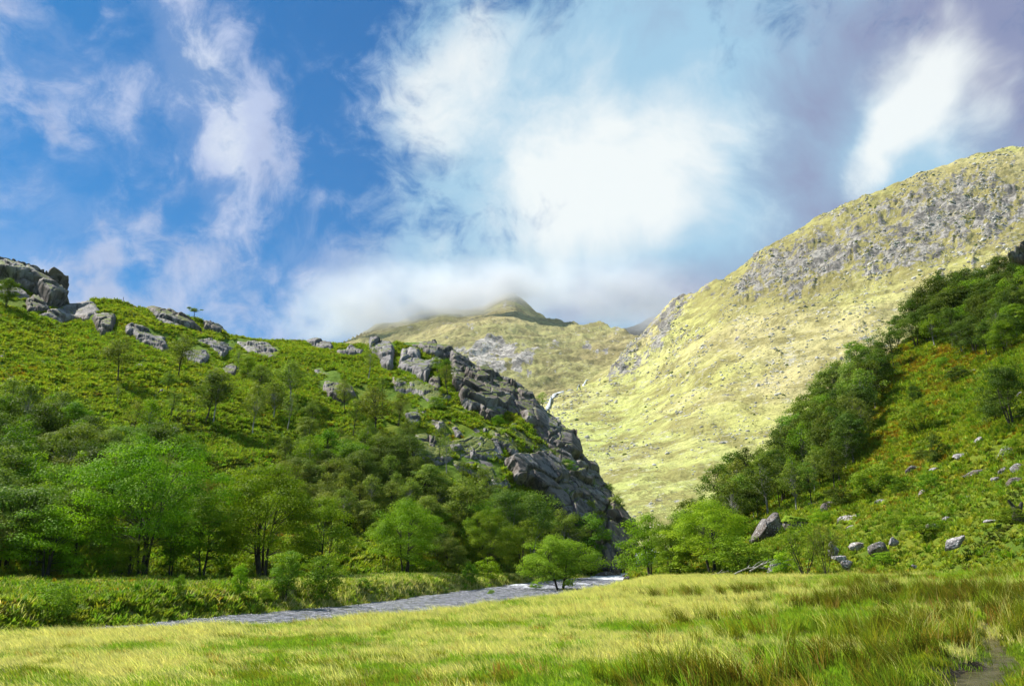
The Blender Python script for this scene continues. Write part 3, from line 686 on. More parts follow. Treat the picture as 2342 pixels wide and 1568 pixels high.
def R1(pts): return [(p[0] * 0.336, 562 + p[1] * 0.336) for p in pts]
def R2(pts): return [(655.8 + p[0] * 0.34, 702.6 + p[1] * 0.34) for p in pts]
M_MOSSY = mat_rock("mossy_cliff_rock", 0.9, 0.6, 1.0, 0.55)
CR = [
 ("rock_cliff", "dark jutting crag on the skyline above the far end of the green hill", [(-70, 540), (0, 590), (60, 612), (120, 635), (148, 655), (152, 672), (158, 692), (132, 702), (108, 700), (78, 668), (48, 655), (0, 640), (-70, 640)], 5.5, 4.2, M_ROCKW, 7),
 ("rock_outcrop", "small dark rock ledge below the jutting skyline crag", [(60, 690), (75, 675), (95, 685), (112, 706), (88, 714), (62, 712)], 1.8, 1.8, M_ROCKW, 5),
 ("rock_outcrop", "low mossy rock step in the grass under the skyline crag", [(-40, 655), (25, 650), (60, 668), (70, 682), (30, 676), (-40, 676)], 1.5, 2.2, M_ROCK, 6),
 ("rock_outcrop", "pale smooth slab sloping from the rounded hilltop", R1([(260, 475), (340, 440), (470, 400), (590, 385), (650, 400), (680, 450), (600, 510), (470, 500), (420, 525), (350, 495)]), 1.6, 3.0, M_ROCK, 7),
 ("rock_outcrop", "dark bulging slab end beside the pale hilltop slab", R1([(620, 500), (700, 460), (790, 480), (780, 520), (760, 590), (690, 600), (650, 550)]), 2.4, 3.2, M_ROCKW, 7),
 ("rock_outcrop", "long dark slab lying along the skyline beside the tiny lone tree", R1([(990, 420), (1030, 405), (1180, 445), (1290, 510), (1370, 580), (1250, 575), (1130, 550), (1060, 500), (1020, 450)]), 2.6, 3.6, M_ROCKW, 7),
 ("rock_outcrop", "short dark slab where the skyline drops past the tiny lone tree", R1([(1380, 520), (1430, 510), (1510, 545), (1555, 600), (1470, 600), (1385, 570)]), 2.2, 3.0, M_ROCK, 6),
 ("rock_outcrop", "narrow pale stepped slabs running down from the rounded hilltop", R1([(845, 545), (890, 537), (960, 555), (1040, 600), (1130, 620), (1120, 660), (1150, 700), (1100, 720), (1040, 690), (990, 670), (930, 640), (900, 600), (860, 595)]), 1.7, 2.0, M_ROCK, 6),
 ("rock_outcrop", "rounded grey rock face with white flecks above the birch pair", R1([(1235, 740), (1310, 705), (1400, 710), (1430, 760), (1400, 810), (1350, 840), (1280, 800), (1240, 780)]), 2.4, 2.6, M_ROCK, 6),
 ("rock_outcrop", "flat topped ledge arching over the white flecked rock face", R1([(1330, 650), (1440, 630), (1470, 660), (1560, 670), (1590, 710), (1540, 750), (1500, 770), (1450, 720), (1420, 690), (1350, 680)]), 1.8, 2.2, M_ROCK, 5),
 ("rock_outcrop", "broad light grey slab in the grass below the skyline dip", R1([(1600, 645), (1680, 648), (1800, 670), (1870, 700), (1905, 745), (1850, 780), (1760, 770), (1690, 730), (1620, 690)]), 2.2, 2.8, M_ROCK, 7),
 ("rock_outcrop", "brown broken rocks under the mossy ledge by the bright sapling", R1([(1500, 840), (1580, 800), (1620, 830), (1600, 880), (1540, 890)]), 1.6, 1.4, M_ROCKW, 5),
 ("rock_outcrop", "two pale boulder faces half buried among the hillside birches", R1([(2130, 840), (2180, 835), (2200, 870), (2290, 865), (2300, 910), (2220, 920), (2150, 885)]), 1.6, 1.6, M_ROCK, 5),
 ("rock_outcrop", "ragged brown rock steps beneath the two pale boulder faces", R1([(2200, 930), (2300, 930), (2390, 960), (2420, 1010), (2340, 1050), (2240, 1040), (2200, 980)]), 1.8, 1.5, M_ROCKW, 6),
 ("rock_outcrop", "pale vertical slabs at the crest before the great grey column", R2([(130, 235), (200, 225), (290, 240), (320, 280), (300, 305), (240, 300), (170, 270)]), 2.0, 2.4, M_ROCK, 6),
 ("rock_outcrop", "low grey wall of rock linking the crest slabs to the column", R2([(330, 300), (400, 285), (430, 250), (470, 280), (520, 290), (500, 320), (420, 335), (350, 330)]), 1.8, 2.2, M_ROCK, 5),
 ("rock_outcrop", "tall grey rock column with a dark gully down its flank", R2([(555, 225), (640, 222), (700, 232), (722, 280), (715, 400), (690, 418), (640, 400), (615, 340), (560, 300)]), 3.2, 3.6, M_ROCK, 6),
 ("rock_outcrop", "great smooth grey slab beside the tall column on the crest", R2([(770, 290), (860, 275), (900, 300), (905, 345), (960, 350), (1040, 350), (1025, 385), (965, 420), (945, 492), (880, 460), (800, 420), (750, 400), (765, 330)]), 3.0, 5.0, M_ROCK, 7),
 ("rock_outcrop", "brown capping rocks on the crest above the great smooth slab", R2([(770, 250), (890, 243), (920, 228), (1000, 232), (1015, 262), (1100, 268), (1140, 300), (1140, 330), (1050, 335), (930, 315), (880, 275)]), 2.4, 2.6, M_ROCKW, 6),
 ("rock_outcrop", "square block jutting from the crest on the gorge side of the caps", R2([(1150, 335), (1212, 338), (1240, 392), (1190, 392)]), 2.0, 2.6, M_ROCK, 5),
 ("rock_outcrop", "dark broken blocks at the foot of the great smooth slab", R2([(955, 480), (1030, 470), (1035, 560), (1010, 575), (960, 540)]), 1.8, 1.8, M_ROCKW, 5),
 ("rock_outcrop", "huge brown overhanging crag with a mossy cleft at its middle", R2([(1110, 445), (1180, 425), (1290, 440), (1350, 425), (1385, 468), (1400, 490), (1470, 490), (1530, 512), (1542, 560), (1522, 640), (1480, 705), (1430, 740), (1350, 745), (1300, 722), (1285, 690), (1225, 690), (1175, 640), (1155, 560), (1110, 520)]), 4.2, 3.4, M_ROCKW, 7),
 ("rock_outcrop", "layered brown slabs stepping down the skyline after the huge crag", R2([(1535, 548), (1640, 568), (1668, 632), (1715, 700), (1790, 782), (1700, 765), (1640, 705), (1560, 650)]), 2.8, 2.6, M_ROCKW, 6),
 ("rock_outcrop", "dark smooth bluff dropping to a pale curved face over the valley", R2([(1560, 725), (1640, 708), (1720, 720), (1800, 780), (1880, 820), (1932, 845), (1968, 930), (1984, 1000), (1978, 1050), (1930, 1035), (1850, 992), (1740, 935), (1690, 855), (1600, 795)]), 3.6, 4.6, M_ROCKW, 7),
]
_small = [([(790, 725), (860, 712), (905, 740), (890, 792), (820, 800)], "square pale slab in the grass high on the cliff flank", M_ROCK),
 ([(985, 785), (1050, 772), (1078, 832), (1020, 840)], "smooth grey slab next along from the square pale slab", M_ROCK),
 ([(1110, 810), (1150, 808), (1195, 872), (1140, 872)], "leaning grey slab over the reddish heather ledge", M_ROCK),
 ([(1230, 880), (1310, 878), (1338, 978), (1288, 962)], "tall pale slab in the middle of the mossy cliff flank", M_ROCK),
 ([(1208, 958), (1260, 953), (1272, 1027), (1235, 1022)], "narrow blue grey slab below the tall pale slab", M_ROCK),
 ([(815, 890), (900, 868), (955, 930), (925, 975), (860, 962)], "broad rough rock face under the reddish heather", M_ROCKW),
 ([(950, 868), (1012, 888), (1000, 978), (950, 955)], "cracked brown face beside the broad rough rock face", M_ROCKW),
 ([(1355, 900), (1430, 888), (1455, 1000), (1400, 1022), (1370, 960)], "knobbly pale column between two mossy ledges", M_ROCK),
 ([(1375, 850), (1430, 868), (1445, 912), (1395, 900)], "dark square block capping the knobbly pale column", M_ROCKW),
 ([(1550, 868), (1590, 866), (1660, 985), (1620, 992)], "thin dark slab slanting across the yellow moss", M_ROCKW),
 ([(1090, 930), (1172, 924), (1187, 972), (1110, 988)], "layered grey ledge below the leaning slab", M_ROCK),
 ([(925, 985), (1003, 982), (1008, 1042), (960, 1035), (960, 1010)], "layered pale ledge under the cracked brown face", M_ROCK),
 ([(1280, 1150), (1350, 1150), (1420, 1190), (1400, 1240), (1310, 1220)], "brown ledge showing above the birch tops under the cliff", M_ROCKW),
 ([(1320, 812), (1342, 812), (1342, 840), (1322, 842)], "small white boulder stuck in the moss of the flank", M_ROCK)]
for poly, lab, mm in _small: CR.append(("rock_outcrop", lab, R2(poly), 1.7, 1.7, mm, 5))
CR.append(("rock_cliff", "tall broken cliff of leaning slabs falling to the gorge mouth", R2([(1465, 1060), (1500, 1030), (1600, 1030), (1720, 1008), (1860, 1060), (1960, 1062), (2062, 1068), (2115, 1130), (2175, 1230), (2235, 1330), (2338, 1440), (2350, 1500), (2335, 1600), (2270, 1760), (2235, 1785), (2120, 1780), (2000, 1700), (1900, 1560), (1830, 1440), (1760, 1330), (1650, 1230), (1530, 1200), (1500, 1130)]), 4.2, 3.6, M_ROCKW, 8))
CR += [("rock_outcrop", "wide mossy stepped cliff band in the middle of the flank", R2([(800, 880), (960, 850), (1110, 900), (1240, 870), (1360, 880), (1460, 960), (1460, 1030), (1330, 1040), (1180, 1010), (1060, 1060), (930, 1050), (850, 980)]), 1.3, 1.8, M_MOSSY, 9),
 ("rock_outcrop", "mossy ledges climbing to the foot of the dark smooth bluff", R2([(1330, 820), (1450, 800), (1560, 830), (1660, 900), (1740, 960), (1700, 1010), (1560, 1010), (1450, 960), (1380, 900)]), 1.4, 1.8, M_MOSSY, 9),
 ("rock_outcrop", "mossy broken steps above the birches beside the fallen slabs", R2([(1080, 1030), (1230, 1040), (1400, 1080), (1480, 1140), (1520, 1220), (1400, 1230), (1280, 1150), (1150, 1110)]), 1.4, 1.8, M_MOSSY, 9),
 ("rock_outcrop", "brown rock shelf under the great smooth slab and column", R2([(700, 480), (800, 460), (930, 510), (1060, 560), (1100, 600), (1000, 620), (860, 560), (740, 530)]), 1.2, 1.5, M_MOSSY, 8)]
CR.insert(0, ("rock_cliff", "dark broken skyline edge of the green hill stepping down towards the gorge", [(1025, 800), (1075, 828), (1165, 868), (1215, 901), (1248, 941), (1304, 983), (1334, 1043), (1404, 1131), (1384, 1152), (1310, 1095), (1245, 1025), (1190, 955), (1110, 925), (1040, 870)], 2.2, 2.6, M_ROCKW, 8))
CR.append(("rock_outcrop", "mossy wall between the dark bluff and the leaning slabs of the lower cliff", [(1185, 960), (1325, 1050), (1398, 1135), (1310, 1120), (1200, 1070), (1130, 1010)], 1.8, 2.0, M_MOSSY, 8))
POLYS = []
for k, (nm, lab, poly, th, cell, mm, ed) in enumerate(CR):
    pass
    outcrop(nm, lab, poly, th, cell, mm, "rock outcrops on the green hill" if nm == 'rock_outcrop' else None, seed=11 + k * 3, edge=ed, fwd=0.55)
    if mm is not M_MOSSY: POLYS.append(poly)
outcrop("rock_outcrop", "dark crag on the skyline at the top of the birch wood", [(2308, 592), (2330, 570), (2370, 552), (2420, 560), (2420, 610), (2330, 606)], 3.0, 2.5, M_ROCKW, None, RH, 201, 6)
TOPO = outcrop("rock_outcrop", "short grey crag in the upper wood of the bracken slope", [(1990, 905), (2010, 880), (2030, 900), (2015, 925)], 0.8, 1.0, M_ROCKW, None, RH, 205, 4)
bpy.data.objects.remove(TOPO)

# ------------------------------------------------------------------ loose boulders
_ico = {}
def ico(n):
    if n not in _ico:
        import bmesh
        b = bmesh.new(); bmesh.ops.create_icosphere(b, subdivisions=n, radius=1.0)
        _ico[n] = (np.array([v.co[:] for v in b.verts]), np.array([[v.index for v in f.verts] for f in b.faces])); b.free()
    return _ico[n]
def rock_mesh(seed, w, dpt, h, cuts=9, rough=1.0, flat=None):
    V, Fc = ico(5); V = V.copy(); rs = np.random.RandomState(seed)
    for k in range(cuts):
        n = rs.normal(size=3); n[2] *= 0.8; n /= np.linalg.norm(n); off = rs.uniform(0.52, 0.85)
        if flat is not None and k == 0: n = np.array([flat, -0.15, 1.0]); n /= np.linalg.norm(n); off = 0.45
        dd = V @ n - off; V = V - np.maximum(dd, 0)[:, None] * n * 0.94
    V /= np.abs(V).max(0)
    f1, f2, cid = worley(V * 1.6 + seed, seed)
    r = 1 + rough * (0.06 * fbm(V * 2.5 + seed, 4, seed) - 0.05 * sstep(0.1, 0, f2 - f1) + 0.04 * (cid - 0.5))
    V = V * r[:, None] * [w / 2, dpt / 2, h / 2]
    return V, Fc
def surf(x, y, s):
    if s == 'G':
        p, d = on_ground(x, y); return p, d
    H = LH if s == 'L' else RH
    p = H.pos(x, y); return p, float(H.dist(x, y))
def outline_rock(name, pts, depth, x, y, scale_px, s, seed, material, label, group):
    """a rock whose front silhouette is given; it bulges to real depth behind and before it"""
    p, d = surf(x, y, s); Q = np.array(pts, float); c = Q.mean(0); Q = (Q - c) * [1, -1] * scale_px * d / F
    V, Fc = ico(5); th = np.arctan2(V[:, 2], V[:, 0]); rho = np.hypot(V[:, 0], V[:, 2]); R_ = np.zeros(len(V))
    for (x1, z1), (x2, z2) in zip(Q, np.roll(Q, -1, 0)):
        dx, dz = np.cos(th), np.sin(th); ex, ez = x2 - x1, z2 - z1; den = dx * ez - dz * ex
        with np.errstate(all='ignore'):
            t = (x1 * ez - z1 * ex) / den; u_ = (x1 * dz - z1 * dx) / den
        ok = (t > 0) & (u_ >= -1e-6) & (u_ <= 1 + 1e-6); R_ = np.where(ok, np.maximum(R_, t), R_)
    yy = V[:, 1] * depth * 0.5; f1, f2, cid = worley(V * 1.8 + seed, seed)
    k = (rho ** 0.55) * R_ * (1 + 0.03 * fbm(V * 4 + seed, 3, seed) - 0.03 * sstep(0.08, 0, f2 - f1))
    U = np.stack([k * np.cos(th), yy * (1 + 0.25 * (cid - 0.5)) + 0.1 * fbm(V * 3, 3, 2), k * np.sin(th)], 1)
    U[:, 2] -= U[:, 2].min() * 0.86
    o = link(name, mesh_of(name, U, Fc, True), material); o.location = p + np.array([0, depth * 0.35, 0]); return tag(o, label, "boulder", group)
def boulder(x, y, wpx, hpx, s, label, material=M_BOULD, tilt=0.0, seed=0, flat=None, cuts=9, cap=False, sink=0.42, spike=0.0):
    """x, y: middle of its foot line in the photograph"""
    p, d = surf(x, y, s)
    if p is None: return None
    w = wpx * d / F * 1.05; h = hpx * d / F / (1 - sink) * (0.66 if hpx < 50 else 1.0)
    V, Fc = rock_mesh(seed, w, w * 0.75, h, cuts, 1.4, flat)
    if spike: V[:, 2] += spike * h * np.exp(-((V[:, 0] - 0.15 * w) / (0.22 * w)) ** 2) * (V[:, 2] > 0) * 0.6
    c, q = math.cos(tilt), math.sin(tilt)
    V = np.stack([V[:, 0] * c - V[:, 2] * q, V[:, 1], V[:, 0] * q + V[:, 2] * c], 1)
    V[:, 2] += h * (0.5 - sink) - (0.10 * w if hpx < 50 else 0)
    m = mesh_of("boulder", V, Fc, True)
    o = link("boulder", m, material); o.location = p
    tag(o, label, "boulder", "boulders on the bracken slope" if s != 'L' else "loose rocks on the green hill")
    if cap:
        top = V[:, 2] > h * 0.12
        k = top[Fc].all(1); used, inv = np.unique(Fc[k], return_inverse=True)
        U = V[used] + np.array([0, 0, 0.12]) + 0.14 * np.stack([0 * used, 0 * used, 1 + fbm(V[used] * 6, 3, 8)], 1); U[:, :2] *= 1.07
        link("moss_cap", mesh_of("moss_cap", U, inv.reshape(-1, 3), True), M_MOSS, o)
    return o
m_, T_ = new_mat("moss_turf", 0.95, 0.1)
T_.put(T_.b.inputs['Base Color'], T_.mix(T_.ramp(T_.noise(T_.pos, 6, 5, 0.7), 0.35, 0.65), (0.10, 0.19, 0.012), (0.20, 0.27, 0.02))); bump(T_, T_.noise(T_.pos, 18, 4, 0.7), 0.9, 0.08)
M_MOSS = m_
BO = [
 (1834, 1208, 74, 44, 'R', "flat boulder with a thick bright green turf cap", M_BOULW, -0.1, 5, 0.15, 8, True, 0.25),
 (1866, 1155, 34, 20, 'R', "small dark boulder at the foot of the wood above the turf-capped boulder", M_BOULW, 0, 7),
 (1900, 1172, 40, 30, 'R', "round brown boulder between the wood and the long grey slab", M_BOULW, 0, 8),
 (1950, 1182, 66, 20, 'R', "long low grey slab lying uphill of the thin pale slab", M_BOULD, 0.28, 9, 0.3),
 (1955, 1200, 36, 11, 'R', "thin pale slab tilted on the grass below the long grey slab", M_BOULP, 0.25, 10, 0.2),
 (2014, 1153, 26, 16, 'R', "small lichened rock at the upper end of a broken line of stones", M_BOULP, 0, 11),
 (1988, 1158, 30, 8, 'R', "low broken stones beside the small lichened rock", M_BOULP, 0.2, 12),
 (2059, 1148, 34, 15, 'R', "smooth blue grey slab alone in the grass mid slope", M_BOULD, 0.3, 13, 0.2),
 (2114, 1132, 22, 22, 'R', "white topped stone half hidden by a round bush", M_BOULP, 0, 14),
 (2090, 1070, 36, 20, 'R', "brown craggy rock in the orange bracken", M_BOULW, 0.45, 15),
 (2138, 1068, 24, 14, 'R', "round grey stone below the dark upright bush", M_BOULD, 0, 16),
 (2206, 1044, 42, 22, 'R', "smooth purple grey boulder above the long lichened rib", M_BOULD, 0.3, 17, 0.3),
 (2240, 1058, 76, 18, 'R', "long lichened rock rib under the smooth purple grey boulder", M_BOULW, 0.2, 18, 0.1),
 (2297, 1062, 28, 22, 'R', "pale cracked rock with a dark hollow beneath", M_BOULP, 0, 19),
 (2330, 1066, 34, 24, 'R', "grey and blue block at the frame edge beside the pale cracked rock", M_BOULD, 0.4, 20),
 (2276, 1080, 20, 12, 'R', "small pale stone just below the pale cracked rock", M_BOULP, 0.1, 21),
 (2296, 1024, 40, 30, 'R', "smooth grey boulder tucked under the large edge bush", M_BOULD, 0.4, 22),
 (2244, 1012, 28, 12, 'R', "narrow tilted stone uphill of the smooth purple grey boulder", M_BOULP, 0.5, 23),
 (2326, 1108, 42, 24, 'R', "rough speckled boulder near the frame edge, alone in rusty bracken", M_BOULW, 0, 24),
 (2262, 1122, 30, 14, 'R', "flat lichened stone uphill from the row of small grey stones", M_BOULP, 0.2, 25),
 (2208, 1140, 36, 16, 'R', "row of small grey stones merging into one low rib", M_BOULD, 0.6, 26),
 (2231, 1118, 14, 8, 'R', "tiny grey stone between two flat lichened stones", M_BOULD, 0, 27),
 (2166, 1190, 24, 20, 'R', "white stone with a dark shadowed hollow beside it", M_BOULP, 0, 28),
 (2266, 1200, 28, 7, 'R', "pale flat stone in front of the dark stump", M_BOULP, 0.05, 29),
 (2182, 1244, 50, 16, 'R', "white lichened boulder sunk in tall grass lowest on the slope", M_BOULP, 0.5, 30, 0.3),
 (2132, 1214, 26, 14, 'R', "grey stone in dark ferns above the sunken white boulder", M_BOULD, 0, 31),
 (2012, 1266, 44, 34, 'R', "black shaded boulder under an overhanging turf lip", M_BOULW, -0.1, 32),
 (1958, 1250, 40, 18, 'R', "row of white topped stones next to the black shaded boulder", M_BOULP, 0.05, 33),
 (1907, 1265, 22, 40, 'R', "white spotted standing stone behind the leggy shrub", M_BOULP, 0, 34),
 (1920, 1276, 32, 16, 'R', "smooth blue grey stone behind the leggy shrub's foot", M_BOULD, 0.1, 35, 0.1),
 (1936, 1290, 26, 20, 'R', "rounded grey stone beside the smooth blue grey stone", M_BOULD, 0, 36),
 (1772, 1296, 42, 30, 'R', "domed stone with bold black and white lichen near the dead branches", M_BOULP, 0.1, 37),
 (1786, 1262, 24, 10, 'R', "flat white stone behind the spreading shrub", M_BOULP, 0, 38, 0.05),
 (2045, 1252, 18, 16, 'R', "small mottled stone on the uphill side of the black shaded boulder", M_BOULP, 0, 39),
 (2092, 1296, 12, 8, 'R', "small pale stone alone at the meadow edge", M_BOULD, 0, 40),
 (1938, 1222, 60, 5, 'R', "long pale worn stone lying flush in the grass like a step", M_BOULP, 0, 41, 0.02),
 (2236, 846, 36, 14, 'R', "cluster of pale stones under the upper wood, larger heap", M_BOULP, 0.1, 42), (2262, 836, 40, 14, 'R', "pale stones spilling uphill from the larger heap under the upper wood", M_BOULP, 0.5, 43),
 (2242, 876, 18, 10, 'R', "small white stone downhill of the pale stone heaps", M_BOULP, 0, 44), (2215, 822, 24, 8, 'R', "flat pale stones close under the upper wood trunks", M_BOULP, 0, 45),
 (2188, 912, 9, 6, 'R', "tiny white stone in bracken above the round bush", M_BOULP, 0, 46), (2335, 905, 16, 18, 'R', "pale stone beside the top of the large edge bush", M_BOULP, 0, 47),
 (1408, 1322, 26, 32, 'W', "wet black and white boulder at the gorge mouth in the river", M_BOULW, 0, 48), (1383, 1322, 44, 12, 'W', "low dark rock shelf at the cliff foot by the rapids", M_BOULW, 0, 49),
 (1455, 1326, 60, 16, 'W', "low dark rocks under the riverside bushes at the gorge", M_BOULW, 0, 50), (1432, 1318, 20, 10, 'W', "small dark rock beside the wet black and white boulder", M_BOULW, 0, 51),
 (1210, 1334, 24, 5, 'W', "flat wet stone in the rapids behind the lone willow", M_BOULD, 0, 52),
 (6, 903, 18, 12, 'L', "pale rock at the frame edge above the wood", M_BOULP, 0, 60), (229, 872, 9, 8, 'L', "small white rock on the bright grass below the first birch", M_BOULP, 0, 61),
 (188, 841, 12, 8, 'L', "small brown rock in the bright grass", M_BOULW, 0, 62), (318, 850, 17, 16, 'L', "pale block with a dark top between the two upper birches", M_BOULD, 0, 63),
 (370, 897, 18, 10, 'L', "round pale rock above the dark hollow", M_BOULP, 0, 64), (354, 903, 10, 7, 'L', "small white rock beside the round pale rock above the hollow", M_BOULP, 0, 65),
 (362, 920, 32, 17, 'L', "dark brown rock hollow under the pale rocks", M_BOULW, 0, 66), (290, 911, 18, 8, 'L', "low dark rock downhill of the first birch", M_BOULW, 0, 67),
 (436, 950, 20, 12, 'L', "dark rock next to the twin birches", M_BOULW, 0, 68), (402, 990, 34, 14, 'L', "wide dark rock behind the slim birch row", M_BOULW, 0, 69),
 (70, 866, 22, 8, 'L', "low brown rock in grass above the wood", M_BOULW, 0, 70), (191, 950, 14, 12, 'L', "dark rock at the upper edge of the wood", M_BOULW, 0, 71),
 (525, 1040, 10, 8, 'L', "pink white rock in the open grass strip", M_BOULP, 0, 72), (495, 1068, 9, 7, 'L', "white rock lowest in the open grass strip", M_BOULP, 0, 73),
 (658, 936, 36, 10, 'L', "flat dark rock under the leafy hillside birch", M_BOULW, 0, 74), (712, 955, 24, 16, 'L', "dark rock with a white fleck beside the leafy hillside birch", M_BOULW, 0, 75),
 (838, 1012, 34, 22, 'L', "black shaded rock below the ragged brown steps", M_BOULW, 0, 76), (662, 1006, 26, 12, 'L', "flat grey rock near the leaning birch", M_BOULD, 0, 77),
 (690, 1312, 26, 14, 'L', "stone in shade under the broad riverside sycamore", M_BOULD, 0, 78), (262, 1316, 36, 22, 'L', "dark boulder with a white edge under the largest sycamore", M_BOULW, 0, 79),
 (620, 968, 10, 6, 'L', "tiny pale rock uphill from the leaning birch", M_BOULP, 0, 80), (1, 820, 14, 16, 'L', "dark rock at the frame edge on the open hillside", M_BOULW, 0, 81),
]
outline_rock("boulder", [(345, 775), (345, 740), (440, 600), (470, 540), (540, 450), (600, 455), (690, 368), (740, 370), (770, 500), (812, 530), (800, 610), (700, 690), (500, 755)], 2.6, 1765, 1232, 0.16, 'R', 3, M_BOULW, "largest brown boulder, sharp peaked, beside the turf-capped boulder", "boulders on the bracken slope")
for b in BO:
    b = list(b)
    if b[4] == 'W':
        d = {1408: 118, 1383: 116, 1455: 96, 1432: 112, 1210: 82}[b[0]]; P0 = at(b[0], b[1], d); P0[2] = water_z(d) - 0.1
        H_ = b[3] * d / F; V, Fc = rock_mesh(b[8], b[2] * d / F, b[2] * d / F * 0.7, H_ * 1.6, 9, 1.2)
        o = link("boulder", mesh_of("boulder", V + [0, 0, H_ * 0.25], Fc, True), b[6]); o.location = P0
        tag(o, b[5], "boulder", "boulders in the river"); continue
    boulder(b[0], b[1], b[2], b[3], b[4], b[5], b[6], b[7], b[8], *b[9:])

# ------------------------------------------------------------------ tree building
def tubes(paths, sides=6):
    Vs, Fs, off = [], [], 0
    for P, Rr in paths:
        P = np.asarray(P, float); Rr = np.asarray(Rr, float); n = len(P)
        T = np.gradient(P, axis=0); T /= np.linalg.norm(T, axis=1)[:, None] + 1e-9
        ref = np.where(np.abs(T[:, 2:3]) > 0.9, [[1.0, 0, 0]], [[0, 0, 1.0]])
        A = np.cross(T, ref); A /= np.linalg.norm(A, axis=1)[:, None]; B = np.cross(T, A)
        a = np.linspace(0, 2 * math.pi, sides, endpoint=False)
        V = P[:, None] + (A[:, None] * np.cos(a)[None, :, None] + B[:, None] * np.sin(a)[None, :, None]) * Rr[:, None, None]
        i = np.arange(n - 1)[:, None] * sides; j = np.arange(sides)[None]; k = (j + 1) % sides
        Fs.append(np.stack([i + j, i + k, i + k + sides, i + j + sides], -1).reshape(-1, 4) + off); Vs.append(V.reshape(-1, 3)); off += n * sides
    return np.concatenate(Vs), np.concatenate(Fs)
def leaf_quads(C, Nn, size, tint, rs, aspect=1.7):
    n = len(C); Nn = Nn / (np.linalg.norm(Nn, axis=1)[:, None] + 1e-9)
    r = rs.normal(size=(n, 3)); A = np.cross(Nn, r); A /= np.linalg.norm(A, axis=1)[:, None] + 1e-9; B = np.cross(Nn, A)
    s = size * rs.uniform(0.65, 1.3, n)[:, None]
    V = np.stack([C + A * s * 0.5 * aspect ** 0.5, C + B * s * 0.5 / aspect ** 0.5, C - A * s * 0.5 * aspect ** 0.5, C - B * s * 0.5 / aspect ** 0.5], 1)
    return V.reshape(-1, 3), np.arange(4 * n).reshape(n, 4), np.repeat(tint, 4)
# kind: foot of crown, centre height, half height, half width, clumps, clump radius, leaves per clump, leaf size, trunk radius, stems  (for a tree 1 high)
KINDS = {
 'broad_big': (0.05, 0.50, 0.50, 0.56, 112, 0.098, 330, 0.0135, 0.022, 4),
 'broad':     (0.04, 0.50, 0.50, 0.50, 62, 0.125, 170, 0.023, 0.024, 3),
 'tall':      (0.14, 0.58, 0.42, 0.34, 66, 0.095, 110, 0.024, 0.020, 2),
 'birch':     (0.28, 0.66, 0.34, 0.27, 66, 0.060, 52, 0.022, 0.013, 1),
 'thin':      (0.34, 0.70, 0.30, 0.20, 34, 0.052, 34, 0.020, 0.011, 1),
 'bush':      (0.00, 0.42, 0.56, 0.60, 60, 0.150, 75, 0.042, 0.018, 5),
 'willow':    (0.10, 0.52, 0.48, 0.66, 130, 0.120, 230, 0.019, 0.030, 3),
 'leggy':     (0.26, 0.62, 0.38, 0.55, 70, 0.075, 42, 0.028, 0.014, 7),
 'pine':      (0.45, 0.78, 0.20, 0.36, 12, 0.10, 60, 0.05, 0.020, 1),
}
PROTO = {}
